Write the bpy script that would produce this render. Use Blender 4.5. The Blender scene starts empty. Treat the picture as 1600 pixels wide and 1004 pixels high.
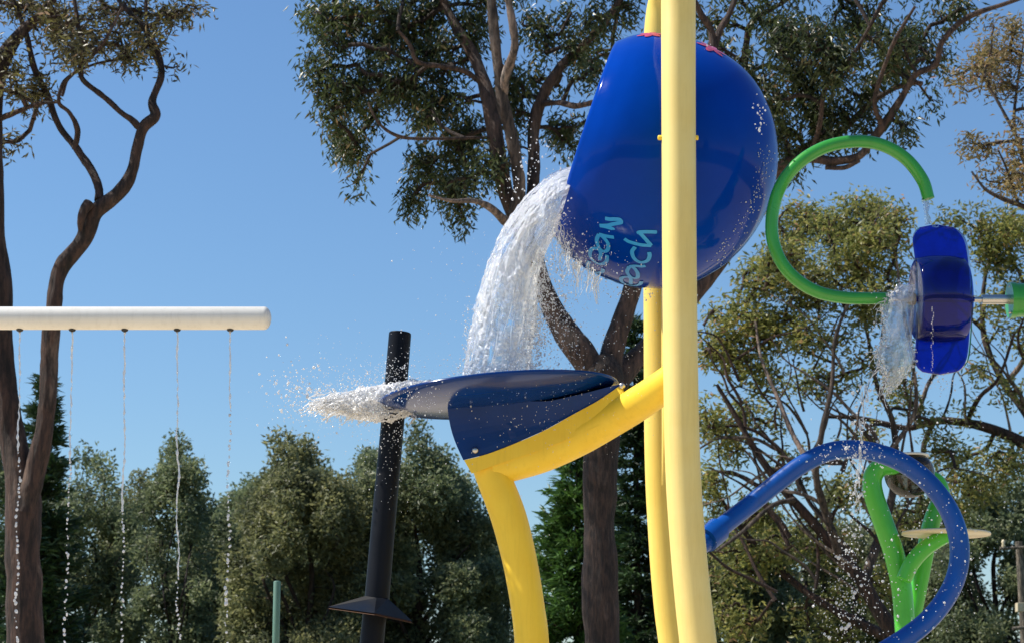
import bpy, bmesh, math, random
import numpy as np
from mathutils import Vector, Matrix
from mathutils.bvhtree import BVHTree

random.seed(7)
rng = np.random.default_rng(7)
C = bpy.context.scene.collection
sc = bpy.context.scene

# ------------------------------------------------------------------ camera
PITCH = math.atan(648.0 / 3111.0)
cam_d = bpy.data.cameras.new("camera")
cam_d.sensor_width = 36.0
cam_d.lens = 70.0
cam_d.clip_start = 0.1
cam_d.clip_end = 3000.0
cam_d.dof.use_dof = True
cam_d.dof.focus_distance = 12.9
cam_d.dof.aperture_fstop = 5.6
cam = bpy.data.objects.new("camera", cam_d)
C.objects.link(cam)
cam.location = (0, 0, 1.6)
cam.rotation_euler = (math.pi / 2 + PITCH, 0, 0)
sc.camera = cam

# ------------------------------------------------------------------ sky, sun, exposure
SUN_EL = math.radians(51)
SUN = Vector((-0.998 * math.cos(SUN_EL), 0.04 * math.cos(SUN_EL), math.sin(SUN_EL))).normalized()
w = bpy.data.worlds.new("World")
sc.world = w
w.use_nodes = True
nt = w.node_tree
nt.nodes.clear()
sky = nt.nodes.new("ShaderNodeTexSky")
sky.sky_type = 'NISHITA'
sky.sun_disc = False
sky.sun_elevation = SUN_EL
sky.sun_rotation = math.atan2(SUN.x, SUN.y)
sky.altitude = 0
sky.air_density = 1.35
sky.dust_density = 0.0
sky.ozone_density = 10.0
bg = nt.nodes.new("ShaderNodeBackground")
bg.inputs[1].default_value = 0.097
wo = nt.nodes.new("ShaderNodeOutputWorld")
nt.links.new(sky.outputs[0], bg.inputs[0])
nt.links.new(bg.outputs[0], wo.inputs[0])
sd = bpy.data.lights.new("sun", 'SUN')
sd.energy = 5.0
sd.angle = math.radians(0.55)
sd.color = (1.0, 0.94, 0.84)
sun = bpy.data.objects.new("sun", sd)
C.objects.link(sun)
sun.rotation_euler = SUN.to_track_quat('Z', 'Y').to_euler()
sun.location = (-20, 0, 30)
sc.view_settings.view_transform = 'Standard'
sc.view_settings.look = 'None'
sc.view_settings.exposure = 0.45
sc.view_settings.gamma = 1.0
sc.view_settings.use_curve_mapping = False
sc.cycles.max_bounces = 12
sc.cycles.transparent_max_bounces = 16
sc.cycles.caustics_reflective = False
sc.cycles.caustics_refractive = False

# ------------------------------------------------------------------ photo pixel + distance -> place in the world
CP, SP = math.cos(PITCH), math.sin(PITCH)
def P(px, py, D):
    ry = 3111 * CP - (502 - py) * SP
    rz = 3111 * SP + (502 - py) * CP
    t = D / ry
    return Vector(((px - 800) * t, D, 1.6 + rz * t))
def S(py, D):                 # metres per photo pixel
    return D / (3111 * CP - (502 - py) * SP)
def PN(a):                    # numpy version, rows of px, py, D
    a = np.asarray(a, float)
    ry = 3111 * CP - (502 - a[:, 1]) * SP
    rz = 3111 * SP + (502 - a[:, 1]) * CP
    t = a[:, 2] / ry
    return np.stack([(a[:, 0] - 800) * t, a[:, 2], 1.6 + rz * t], 1)

# ------------------------------------------------------------------ noise
_perm = np.random.default_rng(3).random((32, 32, 32))
def vnoise(p):
    p = np.asarray(p, float)
    i = np.floor(p).astype(int)
    f = p - i
    f = f * f * (3 - 2 * f)
    r = 0
    for dx in (0, 1):
        for dy in (0, 1):
            for dz in (0, 1):
                wgt = (f[..., 0] if dx else 1 - f[..., 0]) * (f[..., 1] if dy else 1 - f[..., 1]) * (f[..., 2] if dz else 1 - f[..., 2])
                r = r + wgt * _perm[(i[..., 0] + dx) % 32, (i[..., 1] + dy) % 32, (i[..., 2] + dz) % 32]
    return r * 2 - 1
def fbm(p, o=3):
    p = np.asarray(p, float)
    return sum(vnoise(p * 2 ** k + 7.3 * k) / 2 ** k for k in range(o))

# ------------------------------------------------------------------ materials
class N:
    def __init__(s, name):
        s.m = bpy.data.materials.new(name)
        s.m.use_nodes = True
        s.t = s.m.node_tree
        s.t.nodes.clear()
        s.out = s.n("OutputMaterial")
    def n(s, kind, **kw):
        x = s.t.nodes.new("ShaderNode" + kind)
        for k, v in kw.items():
            if k.startswith("_"):
                setattr(x, k[1:], v)
            else:
                key = int(k[1:]) if k[0] == "i" and k[1:].isdigit() else k.replace("_", " ")
                s.set(x, key, v)
        return x
    def set(s, x, key, v):
        if isinstance(v, bpy.types.Node):
            s.t.links.new(v.outputs[0], x.inputs[key])
        elif isinstance(v, bpy.types.NodeSocket):
            s.t.links.new(v, x.inputs[key])
        else:
            if isinstance(v, tuple) and len(v) == 3 and x.inputs[key].type == 'RGBA':
                v = v + (1,)
            x.inputs[key].default_value = v
    def end(s, sh):
        s.t.links.new(sh.outputs[0], s.out.inputs[0])
        return s.m
    def ramp(s, fac, stops):
        r = s.n("ValToRGB", Fac=fac)
        e = r.color_ramp.elements
        while len(e) < len(stops):
            e.new(0.5)
        for q, (p, c) in zip(e, stops):
            q.position = p
            q.color = tuple(c) + (1,) if len(c) == 3 else c
        return r
    def obj(s, scale=None):
        c = s.n("TexCoord")
        if scale is None:
            return c.outputs["Object"]
        return s.n("Mapping", Vector=c.outputs["Object"], Scale=scale)
    def bump(s, h, strength, dist=0.01):
        return s.n("Bump", Height=h, Strength=strength, Distance=dist)

def paint(name, col, col2=None, rough=0.35, coat=0.3, scale=3.0, speck=0.0, bump=0.03, spec=0.5):
    k = N(name)
    o = k.obj()
    col2 = col2 or tuple(c * 0.85 for c in col)
    n1 = k.n("TexNoise", Vector=o, Scale=scale, Detail=5.0, Roughness=0.6)
    n2 = k.n("TexNoise", Vector=o, Scale=60.0, Detail=3.0)
    c = k.ramp(n1, [(0.35, col2), (0.65, col)])
    rr = k.ramp(n1, [(0.3, (rough * 1.3,) * 3), (0.7, (rough * 0.8,) * 3)])
    n3 = k.n("TexNoise", Vector=k.obj((14, 14, 1.1)), Scale=2.0, Detail=6.0, Roughness=0.7)
    st = k.ramp(n3, [(0.36, (0.86, 0.85, 0.83)), (0.5, (1, 1, 1))])
    mm = k.n("Mix", _data_type='RGBA', _blend_type='MULTIPLY')
    k.set(mm, 0, 0.4); k.set(mm, 6, c); k.set(mm, 7, st)
    c = mm.outputs[2]
    b = k.bump(n2, bump, 0.003)
    p = k.n("BsdfPrincipled", Base_Color=c, Roughness=rr, Coat_Weight=coat, Coat_Roughness=0.08, Normal=b)
    p.inputs["Specular IOR Level"].default_value = spec
    return k.end(p)

M = {}
M['yellow'] = paint("yellow powder coat", (0.92, 0.63, 0.05), (0.89, 0.58, 0.04), 0.42, 0.0, spec=0.35)
M['yellow_pale'] = paint("pale yellow powder coat", (0.86, 0.67, 0.22), (0.83, 0.62, 0.18), 0.5, 0.0, spec=0.8)  # paler, less saturated base colour for the front post
M['yellow_mid'] = paint("mid yellow powder coat", (0.88, 0.65, 0.14), (0.85, 0.60, 0.11), 0.45, 0.0, spec=0.6)  # base colour between the other two yellows
M['white'] = paint("white painted pipe", (0.78, 0.75, 0.68), (0.72, 0.69, 0.62), 0.4, 0.2)
M['green'] = paint("green powder coat", (0.035, 0.33, 0.03), (0.03, 0.27, 0.025), 0.3, 0.4)
M['leafgreen'] = paint("leaf green powder coat", (0.085, 0.52, 0.04), (0.07, 0.45, 0.035), 0.3, 0.2)
M['bluepipe'] = paint("blue powder coat", (0.004, 0.075, 0.36), (0.003, 0.062, 0.30), 0.3, 0.0, spec=0.35)
M['black'] = paint("black powder coat", (0.003, 0.004, 0.007), (0.005, 0.007, 0.012), 0.45, 0.0, spec=0.13)
M['rust'] = paint("rust brown paint", (0.12, 0.05, 0.02), (0.07, 0.03, 0.015), 0.6, 0.0)
M['sage'] = paint("sage green paint", (0.10, 0.20, 0.15), (0.08, 0.17, 0.13), 0.5, 0.0)
M['cream'] = paint("cream plastic", (0.72, 0.62, 0.42), (0.68, 0.57, 0.38), 0.4, 0.1)
M['cyan'] = paint("light blue print", (0.04, 0.36, 0.80), (0.035, 0.31, 0.74), 0.35, 0.0, spec=0.3)
M['pink'] = paint("pink print", (0.70, 0.07, 0.14), (0.42, 0.03, 0.07), 0.35, 0.3, scale=14)
M['rubber'] = paint("black nozzle rubber", (0.02, 0.02, 0.02), None, 0.6, 0.0)
M['roof'] = paint("pale blue steel sheet", (0.35, 0.42, 0.48), None, 0.5, 0.0)
M['box'] = paint("cream meter box", (0.6, 0.52, 0.36), None, 0.6, 0.0)

def bucket_mat():
    k = N("moulded blue fibreglass")
    o = k.obj()
    n1 = k.n("TexNoise", Vector=o, Scale=1.6, Detail=6.0, Roughness=0.6)
    n2 = k.n("TexNoise", Vector=o, Scale=0.9, Detail=2.0)
    n3 = k.n("TexNoise", Vector=o, Scale=18.0, Detail=6.0, Roughness=0.7)
    c = k.ramp(n1, [(0.3, (0.0005, 0.034, 0.28)), (0.7, (0.0005, 0.044, 0.35))])
    r = k.ramp(n3, [(0.3, (0.06,) * 3), (0.62, (0.1,) * 3), (0.8, (0.3,) * 3)])
    b = k.bump(n2, 0.35, 0.04)
    p = k.n("BsdfPrincipled", Base_Color=c, Roughness=r, Normal=b)
    p.inputs["Specular IOR Level"].default_value = 0.09
    return k.end(p)
M['bucket'] = bucket_mat()
def navy_mat():
    k = N("navy fibreglass splash plate")
    o = k.obj()
    n1 = k.n("TexNoise", Vector=o, Scale=3.0, Detail=6.0, Roughness=0.6)
    n2 = k.n("TexNoise", Vector=o, Scale=2.0, Detail=2.0)
    c = k.ramp(n1, [(0.3, (0.003, 0.028, 0.14)), (0.7, (0.003, 0.036, 0.19))])
    p = k.n("BsdfPrincipled", Base_Color=c, Roughness=0.16, Normal=k.bump(n2, 0.2, 0.03))
    p.inputs["Specular IOR Level"].default_value = 0.2
    return k.end(p)
M['navy'] = navy_mat()
def steel_mat():
    k = N("brushed stainless steel")
    n = k.n("TexNoise", Vector=k.obj((1, 60, 60)), Scale=6.0, Detail=4.0)
    r = k.ramp(n, [(0.3, (0.2,) * 3), (0.7, (0.4,) * 3)])
    return k.end(k.n("BsdfPrincipled", Base_Color=(0.55, 0.52, 0.48), Metallic=1.0, Roughness=r))
M['steel'] = steel_mat()

def acrylic(name, tint, diff, mixt, gloss=0.12):
    k = N(name)
    n = k.n("TexNoise", Vector=k.obj(), Scale=14.0, Detail=5.0)
    dc = k.ramp(n, [(0.35, tuple(c * 0.8 for c in diff)), (0.65, diff)])
    tr = k.n("BsdfTransparent", Color=tint)
    tl = k.n("BsdfTranslucent", Color=dc)
    df = k.n("BsdfDiffuse", Color=dc)
    gl = k.n("BsdfGlossy", Roughness=0.05)
    a = k.n("MixShader", i0=0.5, i1=tl, i2=df)
    b = k.n("MixShader", i0=mixt, i1=tr, i2=a)
    fr = k.n("Fresnel", IOR=1.49)
    f2 = k.n("Math", _operation='MULTIPLY', i0=fr, i1=0.8)
    return k.end(k.n("MixShader", i0=f2, i1=b, i2=gl))
M['acrylic'] = acrylic("translucent blue acrylic", (0.03, 0.16, 0.78), (0.004, 0.05, 0.60), 0.48)
M['acrylic_thin'] = acrylic("thin blue acrylic", (0.05, 0.13, 0.62), (0.003, 0.02, 0.28), 0.35)
M['acrylic_clear'] = acrylic("clear acrylic", (0.80, 0.85, 0.97), (0.5, 0.55, 0.75), 0.25)
M['dome'] = acrylic("smoky clear dome", (0.62, 0.55, 0.45), (0.12, 0.09, 0.06), 0.35)

def water(name, foam_lo, foam_hi, su, sv, white=0.8, trans=0.3, uv=True, patch=0.0, bmp=0.9):
    k = N(name)
    if uv:
        co = k.n("Mapping", Vector=k.n("TexCoord").outputs["UV"], Scale=(su, sv, 1))
    else:
        co = k.obj()
    n1 = k.n("TexNoise", Vector=co, Scale=1.0, Detail=8.0, Roughness=0.62, Distortion=0.5)
    n2 = k.n("TexNoise", Vector=k.obj(), Scale=45.0, Detail=4.0, Roughness=0.6)
    s = k.n("Math", _operation='MULTIPLY_ADD', i0=n2, i1=0.35, i2=n1)
    b_h = s
    if patch:
        n3 = k.n("TexNoise", Vector=k.obj((1, 1, .6)), Scale=4.5, Detail=3.0)
        n3 = k.n("Math", _operation='MULTIPLY_ADD', i0=n3, i1=patch, i2=-patch * .5)
        s = k.n("Math", _operation='ADD', i0=s, i1=n3)
    fm = k.n("MapRange", Value=s, From_Min=foam_lo, From_Max=foam_hi)
    b = k.bump(b_h, bmp, 0.03)
    gl = k.n("BsdfGlass", IOR=1.33, Roughness=0.02, Normal=b)
    df = k.n("BsdfDiffuse", Color=(0.97, 0.97, 0.97), Normal=b)
    tl = k.n("BsdfTranslucent", Color=(0.97, 0.97, 0.97), Normal=b)
    fo = k.n("MixShader", i0=0.5, i1=df, i2=tl)
    gs = k.n("BsdfGlossy", Roughness=0.12, Normal=b, Color=(0.95, 0.95, 0.95))
    fo = k.n("MixShader", i0=0.12, i1=fo, i2=gs)
    tr = k.n("BsdfTransparent", Color=(0.95, 0.97, 1.0))
    clr = k.n("MixShader", i0=trans, i1=gl, i2=tr)
    fac = k.n("Math", _operation='MULTIPLY', i0=fm, i1=white)
    return k.end(k.n("MixShader", i0=fac, i1=clr, i2=fo))
M['pour'] = water("falling aerated water", 0.40, 0.74, 22, 3.4, 0.62, 0.55, patch=1.3)
M['foam'] = water("white splashing water", 0.3, 0.62, 14, 9, 0.96, 0.7, bmp=0.3)
M['fan'] = water("white fan of water", 0.32, 0.70, 10, 8, 0.9, 0.6, patch=.5, bmp=0.35)
M['sheet'] = water("clear thrown water", 0.6, 0.9, 7, 5, 0.5, 0.45)
M['drop'] = water("water drops", 0.2, 0.8, 1, 1, 0.75, 0.55, uv=False)

def bark(name, c1, c2, c3, scale=3.0):
    k = N(name)
    n1 = k.n("TexNoise", Vector=k.obj((1, 1, 0.35)), Scale=scale, Detail=6.0, Roughness=0.65)
    n2 = k.n("TexNoise", Vector=k.obj((1, 1, 0.18)), Scale=scale * 5, Detail=7.0, Roughness=0.7)
    c = k.ramp(n1, [(0.36, c1), (0.46, c2), (0.58, c2), (0.66, c3)])
    d = k.ramp(n2, [(0.40, (0.16,) * 3), (0.5, (0.8,) * 3), (0.60, (1.5, 1.4, 1.3))])
    m = k.n("Mix", _data_type='RGBA', _blend_type='MULTIPLY')
    k.set(m, 0, 0.8); k.set(m, 6, c); k.set(m, 7, d)
    p = k.n("BsdfPrincipled", Base_Color=m.outputs[2], Roughness=0.85, Normal=k.bump(n2, 1.0, 0.09))
    return k.end(p)
M['bark_red'] = bark("reddish gum bark", (0.022, 0.013, 0.010), (0.062, 0.034, 0.025), (0.13, 0.088, 0.068))  # browns darkened to carry the left gum's crown shade in the colour
M['bark_grey'] = bark("grey brown gum bark", (0.04, 0.028, 0.022), (0.09, 0.065, 0.052), (0.22, 0.17, 0.14))
M['bark_dark'] = bark("dark rough bark", (0.014, 0.008, 0.006), (0.045, 0.027, 0.02), (0.09, 0.06, 0.048), 5)
M['bark_deep'] = bark("dark red gum bark", (0.04, 0.025, 0.02), (0.09, 0.055, 0.042), (0.14, 0.10, 0.08))
M['bark_pale'] = bark("pale pink gum bark", (0.12, 0.085, 0.068), (0.24, 0.18, 0.15), (0.36, 0.3, 0.26))
M['timber'] = bark("weathered timber", (0.16, 0.14, 0.11), (0.22, 0.19, 0.15), (0.28, 0.25, 0.2), 6)

def leafmat(name, stops, rough=0.36, tr=0.4, spec=0.5):
    k = N(name)
    a = k.n("Attribute", _attribute_name="tone")
    c = k.ramp(a.outputs["Fac"], stops)
    n = k.n("TexNoise", Vector=k.obj(), Scale=0.9, Detail=3.0)
    d = k.ramp(n, [(0.35, (0.75,) * 3), (0.65, (1.15, 1.12, 1.0))])
    m = k.n("Mix", _data_type='RGBA', _blend_type='MULTIPLY')
    k.set(m, 0, 1.0); k.set(m, 6, c); k.set(m, 7, d)
    p = k.n("BsdfPrincipled", Base_Color=m.outputs[2], Roughness=rough)
    p.inputs["Specular IOR Level"].default_value = spec
    t = k.n("BsdfTranslucent", Color=m.outputs[2])
    return k.end(k.n("MixShader", i0=tr, i1=p, i2=t))
M['leaf_gum'] = leafmat("gum leaves", [(0.0, (0.035, 0.052, 0.02)), (0.5, (0.065, 0.09, 0.032)), (0.85, (0.12, 0.15, 0.045)), (1.0, (0.26, 0.17, 0.09))], 0.38, 0.42, spec=0.6)
M['leaf_olive'] = leafmat("olive gold gum leaves", [(0.0, (0.11, 0.14, 0.045)), (0.5, (0.27, 0.29, 0.085)), (0.85, (0.42, 0.38, 0.12)), (1.0, (0.46, 0.28, 0.16))], 0.45, 0.5)
M['leaf_brown'] = leafmat("brownish olive gum leaves", [(0.0, (0.06, 0.055, 0.03)), (0.45, (0.13, 0.115, 0.05)), (0.8, (0.20, 0.19, 0.06)), (1.0, (0.36, 0.25, 0.18))], 0.42, 0.4)
M['leaf_tan'] = leafmat("tan green foliage", [(0.0, (0.10, 0.115, 0.055)), (0.6, (0.22, 0.235, 0.11)), (1.0, (0.36, 0.35, 0.17))], 0.5, 0.5)
M['leaf_rust'] = leafmat("bronze gum leaves", [(0.0, (0.13, 0.12, 0.055)), (0.5, (0.27, 0.215, 0.09)), (0.85, (0.38, 0.27, 0.14)), (1.0, (0.5, 0.30, 0.24))], 0.45, 0.4)
M['leaf_oak'] = leafmat("grey green foliage", [(0.0, (0.09, 0.12, 0.065)), (0.6, (0.20, 0.245, 0.13)), (1.0, (0.34, 0.36, 0.19))], 0.5, 0.5)
M['leaf_pine'] = leafmat("dark pine needles", [(0.0, (0.02, 0.042, 0.018)), (0.7, (0.045, 0.09, 0.03)), (1.0, (0.08, 0.14, 0.04))], 0.5, 0.2)
M['leaf_bright'] = leafmat("mid green needles", [(0.0, (0.035, 0.08, 0.02)), (0.7, (0.09, 0.19, 0.04)), (1.0, (0.15, 0.28, 0.06))], 0.5, 0.3)

def ground_mat(name, c1, c2, scale):
    k = N(name)
    n = k.n("TexNoise", Vector=k.obj(), Scale=scale, Detail=8.0, Roughness=0.7)
    return k.end(k.n("BsdfPrincipled", Base_Color=k.ramp(n, [(0.3, c1), (0.7, c2)]), Roughness=0.9, Normal=k.bump(n, 0.5, 0.02)))

# ------------------------------------------------------------------ object helpers
def link(name, me, mat=None, parent=None):
    o = bpy.data.objects.new(name, me)
    C.objects.link(o)
    if mat is not None:
        me.materials.append(mat)
    if parent is not None:
        o.parent = parent
        o.matrix_parent_inverse = Matrix.Translation(-parent.location)
    return o
def tag(o, label=None, cat=None, group=None, kind=None):
    if label: o['label'] = label
    if cat: o['category'] = cat
    if group: o['group'] = group
    if kind: o['kind'] = kind
    return o
def thing(name, loc, label, cat, group=None, kind=None):
    o = bpy.data.objects.new(name, None)
    o.empty_display_size = 0.2
    C.objects.link(o)
    o.location = loc
    return tag(o, label, cat, group, kind)

class Geo:
    """collects vertices and faces as numpy arrays"""
    def __init__(s):
        s.v = []; s.f = []; s.sm = []; s.uv = []; s.n = 0
    def add(s, v, f, smooth=True, uv=None):
        v = np.asarray(v, float).reshape(-1, 3)
        s.v.append(v)
        for q in f:
            s.f.append([int(a) + s.n for a in q]); s.sm.append(smooth)
            if uv is not None: s.uv.extend([uv[a] for a in q])
        s.n += len(v)
    def build(s, name, mat, parent=None):
        me = bpy.data.meshes.new(name)
        me.from_pydata([tuple(a) for a in np.concatenate(s.v)], [], s.f)
        me.polygons.foreach_set("use_smooth", s.sm)
        if s.uv and len(s.uv) == len(me.loops):
            u = me.uv_layers.new(name="UVMap")
            u.data.foreach_set("uv", np.asarray(s.uv, float).ravel())
        me.update()
        return link(name, me, mat, parent)

def catmull(pts, n=10):
    p = np.asarray(pts, float)
    if len(p) == 2:
        t = np.linspace(0, 1, n + 1)[:, None]
        return p[0] * (1 - t) + p[1] * t
    q = np.vstack([2 * p[0] - p[1], p, 2 * p[-1] - p[-2]])
    out = []
    for i in range(1, len(q) - 2):
        t = np.linspace(0, 1, n, endpoint=False)[:, None]
        a, b, c, d = q[i - 1], q[i], q[i + 1], q[i + 2]
        out.append(0.5 * (2 * b + (c - a) * t + (2 * a - 5 * b + 4 * c - d) * t ** 2 + (3 * b - a - 3 * c + d) * t ** 3))
    out.append(p[-1:])
    return np.vstack(out)

def frames(c):
    t = np.gradient(c, axis=0)
    t /= np.linalg.norm(t, axis=1)[:, None] + 1e-12
    u = np.zeros_like(c)
    a = np.array([0, 1.0, 0.0])
    if abs(t[0] @ a) > 0.9: a = np.array([1.0, 0, 0])
    x = a - t[0] * (a @ t[0]); x /= np.linalg.norm(x)
    for i in range(len(c)):
        x = x - t[i] * (x @ t[i]); x /= np.linalg.norm(x) + 1e-12
        u[i] = x
    return t, u, np.cross(t, u)

def tube(g, c, r, sides=20, caps=True, rough=0.0, nscale=3.0, roundcap=(0, 0)):
    """sweep a circle of radius r[i] along centreline c"""
    c = np.asarray(c, float); r = np.broadcast_to(np.asarray(r, float), (len(c),)).copy()
    t, u, b = frames(c)
    for end in (0, 1):
        if roundcap[end]:
            k = 5; rr = r[-1] if end else r[0]; cc = c[-1] if end else c[0]; tt = t[-1] if end else -t[0]
            ang = np.linspace(0, math.pi / 2, k + 1)[1:] * 0.98
            depth = roundcap[end]
            ce = cc + tt * (np.sin(ang) * rr * depth)[:, None]; re = rr * np.cos(ang)
            if end:
                c = np.vstack([c, ce]); r = np.r_[r, re]; u = np.vstack([u, np.repeat(u[-1:], k, 0)]); b = np.vstack([b, np.repeat(b[-1:], k, 0)])
            else:
                c = np.vstack([ce[::-1], c]); r = np.r_[re[::-1], r]; u = np.vstack([np.repeat(u[:1], k, 0), u]); b = np.vstack([np.repeat(b[:1], k, 0), b])
    n = len(c)
    a = np.linspace(0, 2 * math.pi, sides, endpoint=False)
    ring = np.cos(a)[None, :, None] * u[:, None, :] + np.sin(a)[None, :, None] * b[:, None, :]
    rad = r[:, None]
    if rough:
        base = c[:, None, :] + ring * rad[..., None]
        rad = rad * (1 + rough * fbm(base * nscale, 3))
    v = c[:, None, :] + ring * rad[..., None] if np.ndim(rad) == 2 else None
    f = []
    for i in range(n - 1):
        for j in range(sides):
            k = (j + 1) % sides
            f.append((i * sides + j, i * sides + k, (i + 1) * sides + k, (i + 1) * sides + j))
    g.add(v.reshape(-1, 3), f)
    if caps:
        g.add(v[0], [list(range(sides))[::-1]], False)
        g.add(v[-1], [list(range(sides))], False)

def pxline(rows, D=None, n=8):
    """rows: px, py, width_px[, D]  ->  centreline in metres, radii in metres"""
    a = np.array([[q[0], q[1], q[2], (q[3] if len(q) > 3 else D)] for q in rows], float)
    s = catmull(a, n)
    pts = PN(s[:, [0, 1, 3]])
    ry = 3111 * CP - (502 - s[:, 1]) * SP
    return pts, s[:, 2] / 2 * s[:, 3] / ry

def bm_obj(name, bm, mat, parent=None, smooth=False, bevel=0.0, seg=2):
    if bevel:
        bmesh.ops.bevel(bm, geom=bm.edges[:], offset=bevel, segments=seg, affect='EDGES', profile=0.6)
    me = bpy.data.meshes.new(name)
    bm.to_mesh(me); bm.free()
    if smooth:
        me.polygons.foreach_set("use_smooth", [True] * len(me.polygons))
    return link(name, me, mat, parent)

def prism(poly_px, D0, D1, name, mat, parent, bevel=0.004, seg=2):
    """a solid whose outline is poly (px, py), from distance D0 to D1, parallel sides"""
    Dm = (D0 + D1) / 2
    pts = [P(x, y, Dm) for x, y in poly_px]
    bm = bmesh.new()
    a = [bm.verts.new((p.x, D0, p.z)) for p in pts]
    b = [bm.verts.new((p.x, D1, p.z)) for p in pts]
    bm.faces.new(a); bm.faces.new(b[::-1])
    for i in range(len(a)):
        j = (i + 1) % len(a)
        bm.faces.new((a[j], a[i], b[i], b[j]))
    bmesh.ops.recalc_face_normals(bm, faces=bm.faces[:])
    return bm_obj(name, bm, mat, parent, bevel=bevel, seg=seg)

def lathe(g, base, axis, prof, sides=48, up=None):
    """prof: rows (distance along axis, radius)"""
    axis = Vector(axis).normalized()
    u = (Vector(up) if up else Vector((0, 1, 0)))
    u = (u - axis * u.dot(axis)).normalized(); b = axis.cross(u)
    v = []
    for (h, r) in prof:
        for j in range(sides):
            a = 2 * math.pi * j / sides
            v.append(Vector(base) + axis * h + (u * math.cos(a) + b * math.sin(a)) * max(r, 1e-5))
    f = []
    for i in range(len(prof) - 1):
        for j in range(sides):
            k = (j + 1) % sides
            f.append((i * sides + j, i * sides + k, (i + 1) * sides + k, (i + 1) * sides + j))
    g.add([tuple(q) for q in v], f)

# ------------------------------------------------------------------ ground
gm = bpy.data.meshes.new("ground")
gm.from_pydata([(-900, -300, 0), (900, -300, 0), (900, 1800, 0), (-900, 1800, 0)], [], [(0, 1, 2, 3)])
tag(link("ground", gm, ground_mat("dry park grass", (0.07, 0.09, 0.03), (0.13, 0.13, 0.06), 2.0)), "dry green park lawn under the trees", None, None, "structure")
bm = bmesh.new()
bmesh.ops.create_circle(bm, cap_ends=True, segments=72, radius=22)
for v in bm.verts: v.co = Vector((v.co.x * 1.2, v.co.y + 12, 0.004))
tag(bm_obj("splash_pad", bm, ground_mat("pale concrete", (0.56, 0.46, 0.33), (0.66, 0.55, 0.40), 1.5)), "pale wet concrete pad below the water play equipment", None, None, "structure")

# ------------------------------------------------------------------ bucket tower
tower = thing("bucket_tower", (P(1100, 1004, 12.9).x, 12.9, 0), "tall pale yellow arched pipe frame carrying the blue bucket on its posts", "frame")
def to_ground(rows, dx, D):
    return rows
g = Geo()
front = [(1060, -190, 52, 12.5), (1060, -80, 54, 11.98), (1060, 40, 54, 11.9), (1060.5, 215, 53.5, 11.9), (1062, 450, 54, 11.9), (1066, 700, 55, 11.9), (1075, 850, 56, 11.9), (1091, 1004, 58, 11.9), (1117, 1180, 58, 11.9), (1150, 1380, 58, 11.9), (1182, 1575, 58, 11.9)]
tube(g, *pxline(front, n=14), sides=40)
g.build("post", M['yellow_pale'], tower)
g = Geo()
rear = [(1060, -190, 50, 12.5), (1054, -110, 48, 13.2), (1040, -20, 46, 13.75), (1029, 60, 46, 13.9), (1028, 250, 46, 13.9), (1028.5, 450, 46, 13.9), (1030, 700, 46, 13.9), (1036, 830, 47, 13.9), (1044, 930, 48, 13.9), (1053, 1004, 48, 13.9), (1078, 1180, 48, 13.9), (1104, 1340, 48, 13.9), (1130, 1510, 49, 13.9)]
tube(g, *pxline(rear, n=14), sides=40)
g.build("post", M['yellow_mid'], tower)
g = Geo()
tube(g, *pxline([(1046, 420, 25, 13.55), (1046, 560, 25, 13.5), (1043, 660, 18, 13.5), (1035, 757, 2, 13.62)], n=8), sides=24)  # tube tapering to a point beside the rear post
g.build("tapered_tube", M['yellow_mid'], tower)
# pivot pins through the front and rear posts
BC = P(1030, 255, 12.9)
for D, px, s in ((11.9, 1060, 1), (13.9, 1028, 1)):
    g = Geo()
    sc_ = S(215, D)
    zc = P(px, 215, D)
    lathe(g, zc + Vector((0, -0.02, 0)), (0, 1, 0), [(0.04, 0.0), (0.04, 0.05), (0.2, 0.05), (0.2, 0.0)] if D < 12.9 else [(-0.2, 0.0), (-0.2, 0.05), (-0.04, 0.05), (-0.04, 0.0)], 24, (1, 0, 0))
    g.build("pivot_bearing", M['yellow_pale'], tower)
    g = Geo()
    tube(g, [tuple(P(px - 31, 215.5, D)), tuple(P(px + 30, 215.5, D))], 4 * sc_, 16, roundcap=(0.4, 0.4))
    g.build("cross_pin", M['yellow'], tower)

# arm and leg
g = Geo()
arm = [(1062, 583, 50, 12.05), (1035, 604, 52, 12.15), (1000, 628, 54, 12.3), (955, 655, 55, 12.5), (905, 683, 56, 12.65), (850, 707, 58, 12.75), (800, 722, 58, 12.8), (768, 729, 58, 12.8)]
tube(g, *pxline(arm, n=12), sides=36)
g.build("arm", M['yellow'], tower)
g = Geo()
leg = [(757, 712, 50, 12.8), (771, 745, 54, 12.8), (795, 808, 56, 12.8), (813, 880, 54, 12.8), (825, 950, 53, 12.8), (831, 1004, 54, 12.8), (838, 1150, 55, 12.8), (842, 1300, 56, 12.8), (846, 1545, 57, 12.8)]
tube(g, *pxline(leg, n=12), sides=36)
g.build("leg", M['yellow'], tower)
top_e = catmull([(970, 601), (935, 625), (895, 647), (850, 672), (800, 694), (760, 709), (725, 718)], 6)
bot_e = catmull([(990, 640), (945, 660), (890, 684), (850, 700), (800, 717), (765, 729), (737, 739)], 6)
poly = [tuple(q) for q in top_e] + [tuple(q) for q in bot_e[::-1]]
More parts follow.
